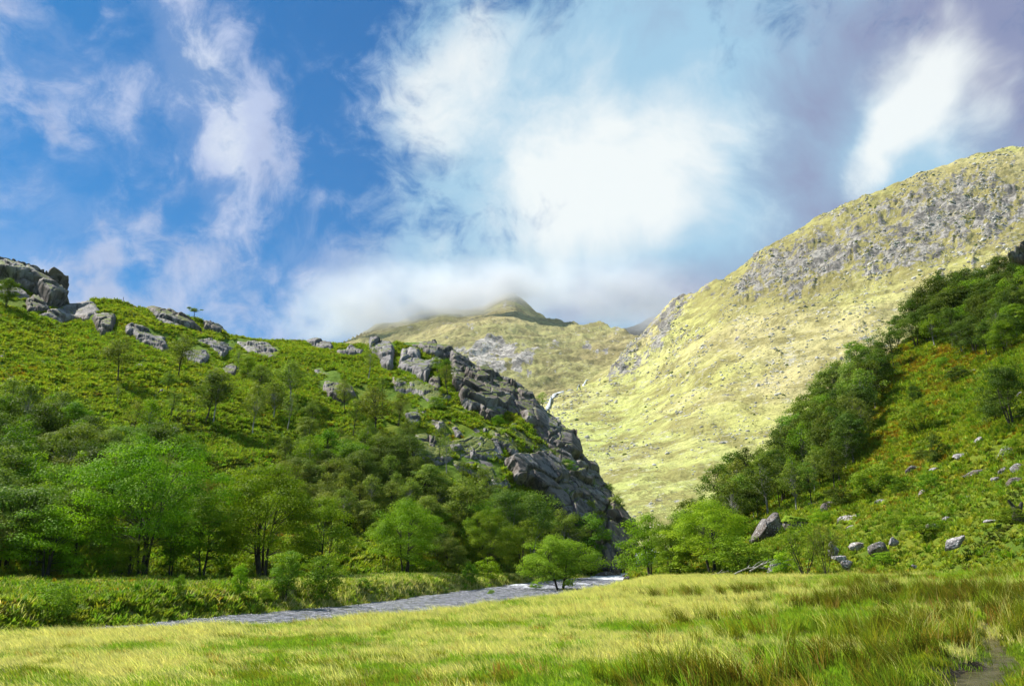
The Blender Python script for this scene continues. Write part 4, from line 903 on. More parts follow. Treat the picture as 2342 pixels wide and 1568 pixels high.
def tree_meshes(kind, seed):
    key = (kind, seed)
    if key in PROTO: return PROTO[key]
    foot, cz, rz, rx, nc, cr, nl, ls, tr, ns = KINDS[kind]; rs = np.random.RandomState(seed * 7 + sum(map(ord, kind)))
    lean = rs.uniform(-0.06, 0.06, 2)
    if kind == 'willow': lean = np.array([-0.10, 0.0])
    # clump centres: mostly towards the outside of an uneven envelope
    C = []
    lob = rs.uniform(0, 6.28, 4)
    while len(C) < nc:
        v = rs.normal(size=3); v /= np.linalg.norm(v); r = rs.uniform(0.25, 1.0) ** 0.45
        p = v * r * np.array([rx, rx, rz]); az_ = math.atan2(v[1], v[0])
        p[:2] *= 0.80 + 0.17 * math.sin(2 * az_ + lob[0]) + 0.17 * math.sin(3 * az_ + lob[1] + 4 * v[2]) + rs.uniform(-0.06, 0.1)
        p[2] *= 0.92 + 0.12 * math.sin(2.0 * az_ + lob[2])
        if kind in ('birch', 'thin'): p[:2] *= 1.0 - 0.45 * max(v[2], 0)
        if kind in ('broad_big', 'broad', 'willow') and v[2] < 0: p[:2] *= 1.04
        z = p[2] + cz
        if kind in ('willow', 'broad_big', 'broad') and z < 0.30 and math.hypot(p[0], p[1]) < rx * 0.45: continue
        if z < foot + 0.02 or z > 1.0 - cr * 0.4: continue
        C.append([p[0] + lean[0] * z, p[1] + lean[1] * z, z])
    C = np.array(C)
    # wood
    paths = []
    stems = []
    spread = {'leggy': 0.30, 'bush': 0.25, 'willow': 0.16}.get(kind, 0.07)
    for k in range(ns):
        a = 6.28 * k / ns + rs.uniform(-0.5, 0.5); top = np.array([math.cos(a) * spread * (ns > 1) * 1.2 + lean[0], math.sin(a) * spread * (ns > 1) * 1.2 + lean[1], (cz + rz * (0.75 if ns == 1 else 0.45)) * rs.uniform(0.9, 1.0)])
        b0 = np.array([math.cos(a), math.sin(a), 0]) * 0.02 * (ns > 1); b0[2] = -0.05
        t = np.linspace(0, 1, 9)[:, None]; P = b0 * (1 - t) + top * t; P[:, 0] += 0.03 * np.sin(t[:, 0] * 5 + rs.uniform(0, 6)) * t[:, 0]; P[:, 1] += 0.03 * np.sin(t[:, 0] * 4 + rs.uniform(0, 6)) * t[:, 0]
        r0 = tr * (1.0 if k == 0 else rs.uniform(0.5, 0.8)); Rr = r0 * (1 - 0.85 * t[:, 0]) * (1 + 0.5 * np.exp(-t[:, 0] * 14))
        paths.append((P, Rr)); stems.append((P, r0))
    pick = range(nc) if nc < 90 else rs.choice(nc, 90, False)
    for j in pick:
        P, r0 = stems[rs.randint(len(stems))] if len(stems) > 1 else stems[0]
        if len(stems) > 1:
            dd = [np.linalg.norm((Q[0][-3] - C[j])[:2]) for Q in stems]; P, r0 = stems[int(np.argmin(dd))]
        zt = C[j][2] * rs.uniform(0.45, 0.8); i = int(np.clip(np.searchsorted(P[:, 2], zt), 1, 8)); s0 = P[i]
        mid = (s0 + C[j]) / 2 + [0, 0, 0.03 + (0.02 if kind in ('birch', 'thin') else 0)]; t = np.linspace(0, 1, 5)[:, None]
        Q = s0 * (1 - t) ** 2 + 2 * mid * t * (1 - t) + C[j] * t ** 2
        paths.append((Q, r0 * (0.18 if kind != 'leggy' else 0.4) * (1 - 0.8 * t[:, 0])))
    V, Fc = tubes(paths, 5)
    trunk = mesh_of("trunk", V, Fc, True)
    # leaves
    flat = 0.85 if kind not in ('birch', 'thin', 'leggy') else 1.0
    L = []; Nn = []; tint = []
    for c in C:
        n = max(8, int(nl * rs.uniform(0.6, 1.3))); v = rs.normal(size=(n, 3)); v /= np.linalg.norm(v, axis=1)[:, None]
        v[:, 2] = np.where(v[:, 2] < -0.2, -v[:, 2] * 0.8, v[:, 2]) if flat < 1 else v[:, 2]
        r = cr * rs.uniform(0.75, 1.35) * (0.35 + 0.75 * rs.rand(n) ** 0.6)[:, None]
        p = c + v * r * [1.15, 1.15, flat]
        if kind in ('birch', 'thin'): p[:, 2] -= 0.35 * cr * rs.rand(n)
        L.append(p); Nn.append(v * 1.0 + [-0.1, 0, 0.35] + rs.normal(size=(n, 3)) * 0.32)
        tint.append(np.clip(rs.uniform(0.0, 1.0) + rs.normal(size=n) * 0.16, 0, 1))
    LP = np.concatenate(L); zt = np.percentile(LP[:, 2], 99.3); wt = np.percentile(np.abs(LP[:, :2] - LP[:, :2].mean(0)), 97.5); fz, fw = 1.0 / zt, rx / wt
    for me in (trunk,):
        co = np.empty(len(me.vertices) * 3, np.float32); me.vertices.foreach_get('co', co); co = co.reshape(-1, 3) * [fw, fw, fz]; me.vertices.foreach_set('co', co.astype(np.float32).ravel()); me.update()
    L = [LP * [fw, fw, fz]]
    V, Fc, tt = leaf_quads(np.concatenate(L), np.concatenate(Nn), ls, np.concatenate(tint), rs)
    crown = mesh_of("crown", V, Fc, False, {'tint': tt})
    PROTO[key] = (trunk, crown); return PROTO[key]

def tree(name, x, y, hpx, wpx, s, kind, seed, leaf, bark, label, cat="tree", group=None, sink=0.02):
    p, d = surf(x, y, s)
    if p is None: return None
    tk, cr_ = tree_meshes(kind, seed % (2 if kind == 'broad_big' else 4))
    h = hpx * d / F; w = wpx * d / F; K = KINDS[kind]; sx = w / (2 * K[3] * 1.02)
    sx = min(max(sx, 0.55 * h), 1.9 * h)
    o = empty(name, (p[0], p[1], p[2] - sink * h), (seed * 2.399) % 6.283 if kind != 'willow' else 0.0)
    o.scale = (sx, sx, h)
    for nm, me, mt in (("trunk", tk, bark), ("crown", cr_, leaf)):
        c = bpy.data.objects.new(nm, me)
        if not me.materials: me.materials.append(mt)
        COL.objects.link(c); c.parent = o; c.material_slots[0].link = 'OBJECT'; c.material_slots[0].material = mt
    return tag(o, label, cat, group)

TR = [  # name, x, foot row, height, width (picture units), surface, kind, leaf, bark, label
 ("sycamore_tree", 326, 1322, 272, 275, 'L', 'broad_big', L_SYC, B_DARK, "largest sycamore, wide domed crown on several stems by the far river bank"),
 ("sycamore_tree", 600, 1324, 238, 255, 'L', 'broad_big', L_SYC, B_DARK, "second broad sycamore with forked dark trunk, next to the largest one"),
 ("sycamore_tree", 925, 1318, 165, 170, 'L', 'broad_big', L_SYC, B_DARK, "vivid green rounded sycamore standing alone behind the pale grass bank"),
 ("alder_tree", 742, 1322, 165, 130, 'L', 'broad', L_ALD, B_DARK, "dark green tree between the second broad sycamore and the vivid rounded one"),
 ("alder_tree", 105, 1324, 140, 150, 'L', 'broad', L_SYC, B_DARK, "low spreading tree over black shade near the frame edge"),
 ("alder_tree", 292, 1325, 80, 70, 'L', 'broad', L_ALD, B_DARK, "small dark tree under the largest sycamore's skirt"),
 ("alder_tree", 388, 1322, 120, 60, 'L', 'tall', L_ALD, B_DARK, "slim dark stemmed tree under the outer branches of the largest sycamore"),
 ("alder_tree", 460, 1322, 160, 130, 'L', 'broad', L_ALD, B_DARK, "dark green tree filling the gap between the two biggest sycamores"),
 ("hawthorn_tree", 1030, 1312, 76, 70, 'L', 'broad', L_BIR, B_DARK, "small spreading olive tree with visible forked stem beside the vivid rounded sycamore"),
 ("alder_tree", 1120, 1312, 142, 120, 'L', 'broad_big', L_ALD, B_DARK, "dark green tree with tiered crown below the cliff, before the lone willow"),
 ("alder_tree", 1195, 1310, 110, 90, 'L', 'broad', L_ALD, B_DARK, "deep green tree partly behind the lone willow"),
 ("alder_tree", 1100, 1270, 120, 90, 'L', 'broad', L_ALD, B_DARK, "round headed dark tree just uphill of the tiered tree"),
 ("birch_tree", 1215, 1262, 140, 120, 'L', 'broad', L_BLU, B_BIR, "blue green tree against the foot of the cliff"),
 ("birch_tree", 1160, 1245, 120, 100, 'L', 'broad', L_BLU, B_BIR, "soft blue green tree uphill behind the tiered tree"),
 ("birch_tree", 1290, 1272, 110, 90, 'L', 'broad', L_BLU, B_BIR, "blue green tree under the white ledges of the cliff"),
 ("willow_tree", 1352, 1312, 128, 80, 'L', 'tall', L_ALD, B_DARK, "dull green drooping tree against the cliff just beyond the lone willow"),
 ("birch_tree", 1060, 1240, 140, 90, 'L', 'tall', L_BIR, B_DARK, "tall olive birch rising over the trees below the cliff"),
 ("birch_tree", 978, 1235, 95, 70, 'L', 'tall', L_BIR, B_DARK, "olive birch just uphill behind the vivid rounded sycamore"),
 ("birch_tree", 269, 873, 96, 62, 'L', 'birch', L_BIR, B_DARK, "olive birch standing apart at the foot of the hilltop slabs"),
 ("birch_tree", 268, 922, 44, 22, 'L', 'thin', L_BIR, B_BIR, "stunted bare birch just downhill of the apart birch"),
 ("birch_tree", 405, 875, 96, 58, 'L', 'birch', L_BIR, B_DARK, "dark stemmed birch in front of the stepped pale slabs"),
 ("birch_tree", 469, 972, 112, 66, 'L', 'birch', L_BIR, B_DARK, "first of the twin birches on the open hillside, dark stem"),
 ("birch_tree", 487, 972, 120, 62, 'L', 'birch', L_BIR, B_BIR, "second of the twin birches, taller with paler stem"),
 ("birch_tree", 578, 988, 118, 56, 'L', 'birch', L_BIR, B_BIR, "birch with a kinked leaning pale stem over the open grass strip"),
 ("birch_tree", 304, 1000, 80, 48, 'L', 'thin', L_BIR, B_DARK, "brownish birch at the upper edge of the wood by a pale stone"),
 ("birch_tree", 343, 1012, 90, 46, 'L', 'birch', L_SYC, B_BIR, "greener birch with a white stem next to the brownish one"),
 ("birch_tree", 386, 978, 78, 32, 'L', 'thin', L_BIR, B_DARK, "very slim birch in front of the dark rock hollow"),
 ("birch_tree", 664, 918, 95, 80, 'L', 'birch', L_BIR, B_BIR, "leafy hillside birch with broad round head below the broad grey slab"),
 ("birch_tree", 544, 850, 52, 28, 'L', 'thin', L_BLU, B_BIR, "small blue green sapling beside the bright sapling under the ledges"),
 ("birch_tree", 566, 858, 50, 46, 'L', 'broad', L_WIL, B_DARK, "bright yellow green sapling under the ledges"),
 ("birch_tree", 381, 900, 46, 34, 'L', 'birch', L_BLU, B_DARK, "small greyish birch downhill of the dark stemmed birch"),
 ("birch_tree", 590, 900, 66, 60, 'L', 'birch', L_BIR, B_DARK, "olive birch between the sapling pair and the leafy hillside birch"),
 ("birch_tree", 628, 952, 88, 60, 'L', 'birch', L_BLU, B_BIR, "soft grey birch just downhill of the leafy hillside birch"),
 ("pine_tree", 444, 733, 30, 28, 'L', 'pine', L_BLU, B_DARK, "tiny lone pine on the skyline between two dark slabs"),
 ("birch_tree", 14, 706, 64, 38, 'L', 'tall', L_ALD, B_DARK, "dark narrow tree at the frame edge below the jutting crag"),
 ("birch_tree", 842, 868, 86, 40, 'L', 'thin', L_BIR, B_BIR, "slim birch with long white stem before the tall rock column"),
 ("birch_tree", 1240, 945, 52, 30, 'L', 'thin', L_WIL, B_DARK, "small yellow green tree outlined against the valley on the cliff edge"),
 ("birch_tree", 1018, 880, 70, 44, 'L', 'birch', L_ALD, B_DARK, "green birch in the cleft beside the huge overhanging crag"),
 ("birch_tree", 1025, 905, 80, 40, 'L', 'thin', L_BIR, B_DARK, "thin birch at the foot of the huge overhanging crag"),
 ("birch_tree", 1000, 850, 40, 36, 'L', 'broad', L_ALD, B_DARK, "rounded sapling on the ledge above the cleft"),
 ("birch_tree", 860, 1000, 110, 80, 'L', 'birch', L_BIR, B_DARK, "dark birch over the black shaded rock"),
 ("rowan_bush", 998, 938, 32, 40, 'L', 'bush', L_ALD, B_DARK, "bright green bush on the grassy shoulder below the huge crag"),
 ("rowan_bush", 1140, 975, 36, 30, 'L', 'broad', L_SYC, B_DARK, "little green tree on moss below the layered skyline slabs"),
 ("willow_bush", 1410, 1190, 60, 50, 'L', 'bush', L_BIR, B_DARK, "scrub clinging to the outer edge of the lower cliff"),
 ("willow_bush", 1432, 1230, 50, 36, 'L', 'bush', L_ALD, B_DARK, "lower scrub on the outer edge of the cliff above the gorge"),
 ("willow_bush", 1392, 1130, 30, 26, 'L', 'bush', L_BIR, B_DARK, "small scrub tuft at the bend of the cliff skyline"),
 ("willow_bush", 1300, 1090, 40, 40, 'L', 'bush', L_ALD, B_DARK, "scrub on a ledge in the middle of the lower cliff"),
 ("willow_bush", 1350, 1180, 40, 36, 'L', 'bush', L_BIR, B_DARK, "brownish scrub between two leaning slabs of the lower cliff"),
 ("willow_bush", 1340, 1240, 46, 40, 'L', 'bush', L_BIR, B_DARK, "brownish scrub on the cliff below the white ledges"),
 ("willow_bush", 1385, 1270, 50, 36, 'L', 'bush', L_BIR, B_DARK, "rusty scrub low on the cliff near the gorge mouth"),
 ("willow_bush", 1260, 1060, 34, 34, 'L', 'bush', L_BIR, B_DARK, "olive scrub on top of the leaning slabs of the lower cliff"),
 ("willow_bush", 1215, 1110, 36, 40, 'L', 'bush', L_ALD, B_DARK, "dark scrub in the hollow at the head of the lower cliff"),
 ("willow_bush", 1320, 1040, 24, 28, 'L', 'bush', L_BIR, B_DARK, "small scrub under the pale curved face of the bluff"),
 ("willow_bush", 1290, 1150, 36, 34, 'L', 'bush', L_SYC, B_DARK, "greener scrub halfway down the lower cliff"),
 ("willow_bush", 1372, 1215, 40, 34, 'L', 'bush', L_BIR, B_DARK, "olive scrub beside the rusty one low on the cliff"),
 # river side
 ("willow_tree", 1284, 1357, 122, 160, 'G', 'willow', L_WIL, B_DARK, "lone willow with dome crown and dark leaning stem at the meadow edge"),
 ("willow_bush", 1466, 1330, 112, 112, 'G', 'bush', L_WIL, B_DARK, "rounded olive willow bush at the gorge mouth"),
 ("alder_tree", 649, 1384, 108, 74, 'G', 'tall', L_ALD, B_DARK, "upright dark shrub rooted at the river edge below the second sycamore"),
 ("alder_tree", 735, 1372, 96, 90, 'G', 'bush', L_ALD, B_DARK, "leafy dark shrub at the river edge, widest of the waterside shrubs"),
 ("alder_tree", 545, 1378, 76, 34, 'G', 'tall', L_SYC, B_DARK, "slim bright sapling on the bracken bank by the river's visible end"),
 ("alder_tree", 408, 1372, 50, 22, 'G', 'tall', L_SYC, B_DARK, "tiny slim sapling in the bracken bank"),
 ("willow_bush", 118, 1420, 76, 96, 'G', 'bush', L_ALD, B_DARK, "big dark bush at the water edge near the frame edge"),
 ("willow_bush", 600, 1380, 34, 40, 'G', 'bush', L_SYC, B_DARK, "small bush between the slim bright sapling and the upright dark shrub"),
 ("willow_bush", 1073, 1334, 46, 40, 'G', 'bush', L_ALD, B_DARK, "small dark bush on the pale grass bank"),
 ("willow_bush", 1112, 1326, 52, 56, 'G', 'bush', L_SYC, B_DARK, "small bright bush beside the small dark one on the pale bank"),
 ("willow_bush", 1124, 1368, 20, 20, 'G', 'bush', L_ALD, B_DARK, "tiny dark plant on the meadow rim before the river"),
 ("willow_bush", 1225, 1352, 24, 26, 'G', 'bush', L_SYC, B_DARK, "tiny bush under the edge of the lone willow"),
 ("willow_bush", 830, 1352, 26, 44, 'G', 'bush', L_ALD, B_DARK, "low dark bush on the river bank past the widest waterside shrub"),
 # foot of the bracken slope
 ("alder_tree", 1486, 1318, 134, 100, 'R', 'broad', L_SYC, B_DARK, "green tree behind the rounded olive willow bush"),
 ("alder_tree", 1538, 1318, 116, 80, 'R', 'broad', L_ALD, B_DARK, "deep green tree between the olive willow and the bright domed sycamore"),
 ("sycamore_tree", 1627, 1308, 152, 190, 'R', 'broad_big', L_SYC, B_DARK, "bright domed sycamore at the foot of the birch wood"),
 ("willow_bush", 1560, 1316, 70, 90, 'R', 'bush', L_WIL, B_DARK, "light green bush at the skirt of the bright domed sycamore"),
 ("willow_bush", 1694, 1306, 76, 118, 'R', 'bush', L_WIL, B_DARK, "wide olive bush over the dead branches"),
 ("willow_tree", 1841, 1312, 108, 112, 'R', 'leggy', L_WIL, B_DARK, "spreading shrub on many dark stems at the meadow edge"),
 ("willow_tree", 1890, 1310, 102, 62, 'R', 'leggy', L_BIR, B_DARK, "leggy shrub with thin crossing stems beside the spreading one"),
 ("willow_bush", 1790, 1310, 44, 60, 'R', 'bush', L_SYC, B_DARK, "low sparse bush joining the dead branches to the spreading shrub"),
 ("fern_bush", 1882, 1206, 40, 46, 'R', 'bush', L_SYC, B_DARK, "ferny bush at the end of the turf-capped boulder"),
 ("willow_bush", 1918, 1170, 44, 56, 'R', 'bush', L_DRK, B_DARK, "dark bush growing against the round brown boulder"),
 ("willow_bush", 2003, 1132, 60, 100, 'R', 'bush', L_ALD, B_DARK, "wide low green bush mid slope above the small lichened rock"),
 ("willow_bush", 2058, 1124, 36, 40, 'R', 'bush', L_ALD, B_DARK, "smaller bush at the uphill end of the wide low bush"),
 ("willow_bush", 2130, 1130, 48, 48, 'R', 'bush', L_ALD, B_DARK, "round bush hiding the white topped stone"),
 ("willow_bush", 2104, 992, 66, 72, 'R', 'bush', L_ALD, B_DARK, "dense rounded bush alone in the bracken mid slope"),
 ("willow_bush", 2097, 925, 44, 32, 'R', 'bush', L_DRK, B_DARK, "small upright bush just above the dense rounded one"),
 ("willow_bush", 2140, 1052, 62, 46, 'R', 'bush', L_DRK, B_DARK, "dark upright bush below the dense rounded one"),
 ("willow_bush", 2108, 1044, 28, 30, 'R', 'bush', L_DRK, B_DARK, "little dark bush touching the dark upright one"),
 ("willow_tree", 2316, 985, 122, 96, 'R', 'broad', L_DRK, B_DARK, "large dark edge bush standing over the smooth boulders"),
 ("willow_bush", 2285, 978, 60, 60, 'R', 'bush', L_DRK, B_DARK, "shorter bush on the lower side of the large edge bush"),
 ("willow_bush", 2322, 1028, 42, 50, 'R', 'bush', L_ALD, B_DARK, "green bush spilling over the smooth edge boulder"),
 ("willow_bush", 2195, 878, 40, 50, 'R', 'bush', L_DRK, B_DARK, "small bush in the bracken below the upper wood"),
 ("willow_bush", 2160, 845, 22, 26, 'R', 'bush', L_ALD, B_DARK, "very small round bush close to the pale flat stones"),
 ("birch_tree", 2053, 786, 66, 38, 'R', 'tall', L_DRK, B_DARK, "single birch standing clear on the skyline gap between the two woods"),
 ("birch_tree", 1972, 1022, 100, 50, 'R', 'birch', L_BIR, B_BIR, "olive birch with a white stem outside the wood's lower edge"),
 ("fern_bush", 2060, 1210, 30, 60, 'R', 'bush', L_ALD, B_DARK, "dark fern patch above the small mottled stone"),
 ("fern_bush", 2110, 1228, 34, 70, 'R', 'bush', L_ALD, B_DARK, "dark fern clump beside the grey stone on the lower slope"),
 ("fern_bush", 2020, 1290, 24, 50, 'R', 'bush', L_SYC, B_DARK, "fern clump in front of the black shaded boulder"),
 ("fern_bush", 2316, 1215, 30, 70, 'R', 'bush', L_ALD, B_DARK, "dark ferns below the stump at the frame edge"),
]
for i, (nm, x, y, h, w, s, kd, lf, bk, lab) in enumerate(TR):
    tree(nm, x, y, h, w, s, kd, i + 1, lf, bk, lab, "bush" if 'bush' in nm else "tree", "bushes and ferns" if 'bush' in nm else "single trees of the valley", 0.08 if 'bush' in nm else 0.02)

ORD = ["first", "second", "third", "fourth", "fifth", "sixth", "seventh", "eighth", "ninth", "tenth", "eleventh", "twelfth", "thirteenth", "fourteenth", "fifteenth", "sixteenth", "seventeenth", "eighteenth", "nineteenth", "twentieth",
       "twenty-first", "twenty-second", "twenty-third", "twenty-fourth", "twenty-fifth", "twenty-sixth", "twenty-seventh", "twenty-eighth", "twenty-ninth", "thirtieth"]
def wood(poly, s, gap, hpx, kinds, leaves, seed, place, count_from, rows, group, flip=False, avoid=()):
    """trees spread through a patch; each is named by its row (uphill to downhill) and its turn in that row"""
    rs = np.random.RandomState(seed); P = np.asarray(poly, float); pts = []
    for _ in range(6000):
        x = rs.uniform(P[:, 0].min(), P[:, 0].max()); y = rs.uniform(P[:, 1].min(), P[:, 1].max())
        if poly_sd(np.array([x]), np.array([y]), poly)[0] < 0: continue
        if any(((x - a) / gap) ** 2 + ((y - b) / (gap * 0.55)) ** 2 < 1 for a, b in pts): continue
        if any(poly_sd(np.array([x]), np.array([y]), q)[0] > 0 for q in avoid): continue
        pts.append((x, y))
    pts.sort(key=lambda q: q[1] + rows[1] * q[0]); n = rows[0]; out = []
    per = math.ceil(len(pts) / n)
    for r in range(n):
        row = sorted(pts[r * per:(r + 1) * per], key=lambda q: -q[0] if flip else q[0])
        for j, (x, y) in enumerate(row):
            k = kinds[rs.randint(len(kinds))]; lf = leaves[rs.randint(len(leaves))]
            h = hpx(x, y) * rs.uniform(0.78, 1.2); w = h * {'birch': 0.58, 'tall': 0.66, 'thin': 0.42, 'broad': 0.95, 'bush': 1.2}[k] * rs.uniform(0.9, 1.25)
            hue = {id(L_BIR): "olive", id(L_BLU): "blue green", id(L_DRK): "dark green", id(L_ALD): "deep green", id(L_SYC): "bright green", id(L_WIL): "yellow green"}[id(lf)]
            lab = f"{hue} tree, {ORD[min(j, 29)]} from the {count_from}, {rows[2][r]} row of the {place}"
            tree("birch_tree" if k in ('birch', 'tall', 'thin') else "wood_tree", x, y, h, w, s, k, rs.randint(1000), lf, B_BIR if rs.rand() < 0.4 and k != 'broad' else B_DARK, lab, "tree", group)
    return pts
R5 = ["topmost", "second", "third", "fourth", "lowest"]
NP = []
NP += wood([(-60, 985), (60, 995), (150, 1010), (250, 1060), (290, 1120), (215, 1200), (180, 1300), (-60, 1315)], 'L', 50, lambda x, y: 92 + (y - 950) * 0.14, ['birch', 'tall', 'broad', 'birch'], [L_BIR, L_ALD, L_ALD, L_DRK, L_BLU], 3, "wood beside the sycamores", "frame edge", (5, 0, R5), "trees of the wood beside the largest sycamore")
NP += wood([(300, 1075), (420, 1090), (455, 1150), (470, 1240), (300, 1230), (250, 1130)], 'L', 50, lambda x, y: 96, ['birch', 'tall', 'broad'], [L_BIR, L_BLU, L_BLU, L_ALD], 5, "sycamore grove", "frame edge", (3, 0, ["uphill", "middle", "downhill"]), "trees of the grove behind the largest sycamore")
NP += wood([(650, 1085), (720, 1060), (860, 1060), (960, 1110), (1010, 1180), (960, 1200), (850, 1195), (790, 1225), (700, 1200), (650, 1150)], 'L', 42, lambda x, y: 92, ['birch', 'tall', 'birch', 'broad'], [L_BIR, L_BIR, L_ALD, L_BIR], 9, "cliff birch wood", "grass strip", (4, 0, ["topmost", "upper", "lower", "lowest"]), "trees of the birch wood under the cliff")
NP += wood([(690, 950), (860, 930), (960, 1010), (1060, 1110), (1160, 1190), (1200, 1240), (1010, 1240), (960, 1120), (820, 1055), (690, 1040), (640, 990)], 'L', 62, lambda x, y: 76, ['birch', 'birch', 'thin', 'tall'], [L_BIR, L_BIR, L_BLU], 12, "sparse birches uphill", "hilltop", (4, 0, ["topmost", "upper", "lower", "lowest"]), "thin birches along the cliff foot")
NP += wood([(830, 1215), (1000, 1215), (1050, 1290), (1020, 1305), (980, 1290), (860, 1270)], 'L', 60, lambda x, y: 70, ['tall', 'broad'], [L_ALD, L_BIR], 14, "vivid sycamore thicket", "grass strip", (2, 0, ["upper", "lower"]), "trees round the vivid rounded sycamore")
# the wood that climbs the bracken slope, and the upper wood on its skyline
NP += wood([(1548, 1290), (1600, 1250), (1660, 1195), (1740, 1120), (1830, 1035), (1920, 940), (1975, 860), (2015, 830), (2060, 845), (2050, 900), (1990, 960), (1990, 985), (1960, 1060), (1900, 1130), (1850, 1165), (1760, 1195), (1700, 1230), (1640, 1280)], 'R', 30, lambda x, y: 112 - max(0, 1050 - y) * 0.12,
           ['birch', 'tall', 'birch', 'birch', 'tall', 'thin'], [L_DRK, L_DRK, L_ALD, L_DRK, L_BIR, L_BLU], 21, "climbing wood", "gorge", (8, -0.9 * 0 + 0.85, ["skyline", "second", "third", "fourth", "fifth", "sixth", "seventh", "lowest"]), "trees of the wood climbing the bracken slope")
NP += wood([(2080, 775), (2110, 742), (2160, 712), (2240, 690), (2342, 662), (2440, 630), (2440, 700), (2342, 730), (2330, 790), (2300, 820), (2230, 828), (2150, 800), (2100, 798)], 'R', 27, lambda x, y: 84 - 14 * max(0, min(1, (x - 2150) / 150)),
           ['birch', 'tall', 'birch', 'tall', 'broad'], [L_DRK, L_DRK, L_ALD, L_DRK], 24, "upper wood", "skyline gap", (6, 0.35, ["skyline", "second", "third", "fourth", "fifth", "lowest"]), "trees of the upper wood on the skyline")
print("wood trees", len(NP))

# dead branches, stump, post
def branchy(name, paths, x, y, s, material, label, cat):
    p, d = surf(x, y, s); V, Fc = tubes(paths, 6)
    o = link(name, mesh_of(name, V, Fc, True), material); o.location = p; return tag(o, label, cat)
rs_ = np.random.RandomState(4)
for k, (x, y, L_, lab) in enumerate([(1655, 1322, 3.6, "long bleached dead branch lying under the wide olive bush"), (1710, 1318, 3.0, "forked dead branch on the grass next to the long bleached one"), (1750, 1312, 3.2, "thin arching dead branch reaching toward the domed lichen stone")]):
    ps = []
    t = np.linspace(0, 1, 10)
    main = np.stack([(t - 0.3) * L_, 0.3 * np.sin(t * 4 + k), 0.15 + 0.55 * np.sin(t * 3.0) * (0.6 + 0.3 * k)], 1); ps.append((main, 0.07 * (1 - 0.8 * t)))
    for q in range(5):
        a = main[2 + q]; e = a + [rs_.uniform(0.3, 1.0), rs_.uniform(-0.5, 0.4), rs_.uniform(-0.1, 0.6)]; u_ = np.linspace(0, 1, 5)[:, None]
        ps.append((a * (1 - u_) + e * u_ + [0, 0, 0.1] * np.sin(u_ * 3.1), 0.035 * (1 - 0.8 * u_[:, 0])))
    branchy("dead_branch", ps, x, y, 'R', B_BIR, lab, "branch")
t = np.linspace(0, 1, 6)[:, None]
branchy("tree_stump", [(np.array([0, 0, -0.1]) * (1 - t) + np.array([-0.1, 0, 0.65]) * t, 0.30 - 0.12 * t[:, 0]), (np.array([-0.05, 0, 0.45]) * (1 - t) + np.array([-0.38, 0, 0.95]) * t, 0.10 - 0.05 * t[:, 0]), (np.array([0.05, 0, 0.4]) * (1 - t) + np.array([0.25, 0, 0.85]) * t, 0.13 - 0.07 * t[:, 0])],
        2334, 1204, 'R', B_DARK, "charred dark stump with two short prongs at the frame edge", "stump")
branchy("wooden_post", [(np.array([[0, 0, -0.2], [0.02, 0, 0.7], [0.0, 0, 1.5]]), np.array([0.06, 0.055, 0.05]))], 281, 692, 'L', B_DARK, "thin bare post upright on the rounded hilltop skyline", "post")
# white water on the far hillside
M_FALL, T_ = new_mat("white_water", 0.7, 0.3)
T_.put(T_.b.inputs['Base Color'], T_.mix(T_.ramp(T_.noise(T_.pos, 0.3, 5, 0.7), 0.42, 0.62), (0.62, 0.66, 0.70), (0.30, 0.31, 0.30)))
def cascade(pts, wd, label):
    q = np.array(pts, float); t = np.linspace(0, len(q) - 1, 8 * len(q)); x = np.interp(t, range(len(q)), q[:, 0]); y = np.interp(t, range(len(q)), q[:, 1])
    w = np.interp(t, range(len(q)), wd) * (1 + 0.5 * fbm(np.stack([t * 2, 0 * t, 0 * t], -1), 3, 3))
    u_ = np.linspace(-1, 1, 5); X = x[:, None] + 0 * u_; Y = y[:, None] + u_ * w[:, None]
    P = MH.pos(X, Y); P = P - ray(X, Y) * 5.0; P[..., 2] += 1.5 + 1.5 * (1 - u_ ** 2)
    return tag(link("cascade", mesh_of("cascade", P.reshape(-1, 3), grid_faces(len(t), 5)), M_FALL), label, "waterfall", "white cascades of the far stream")
cascade([(1318, 896), (1328, 884), (1338, 876), (1347, 866)], [0.6, 2.0, 1.8, 0.5], "short white cascade higher up the far stream")
cascade([(1248, 944), (1256, 937), (1264, 925), (1274, 918), (1290, 912)], [3.5, 3.2, 2.8, 1.6, 0.6], "white water fanning out where the far stream meets the cliff edge")

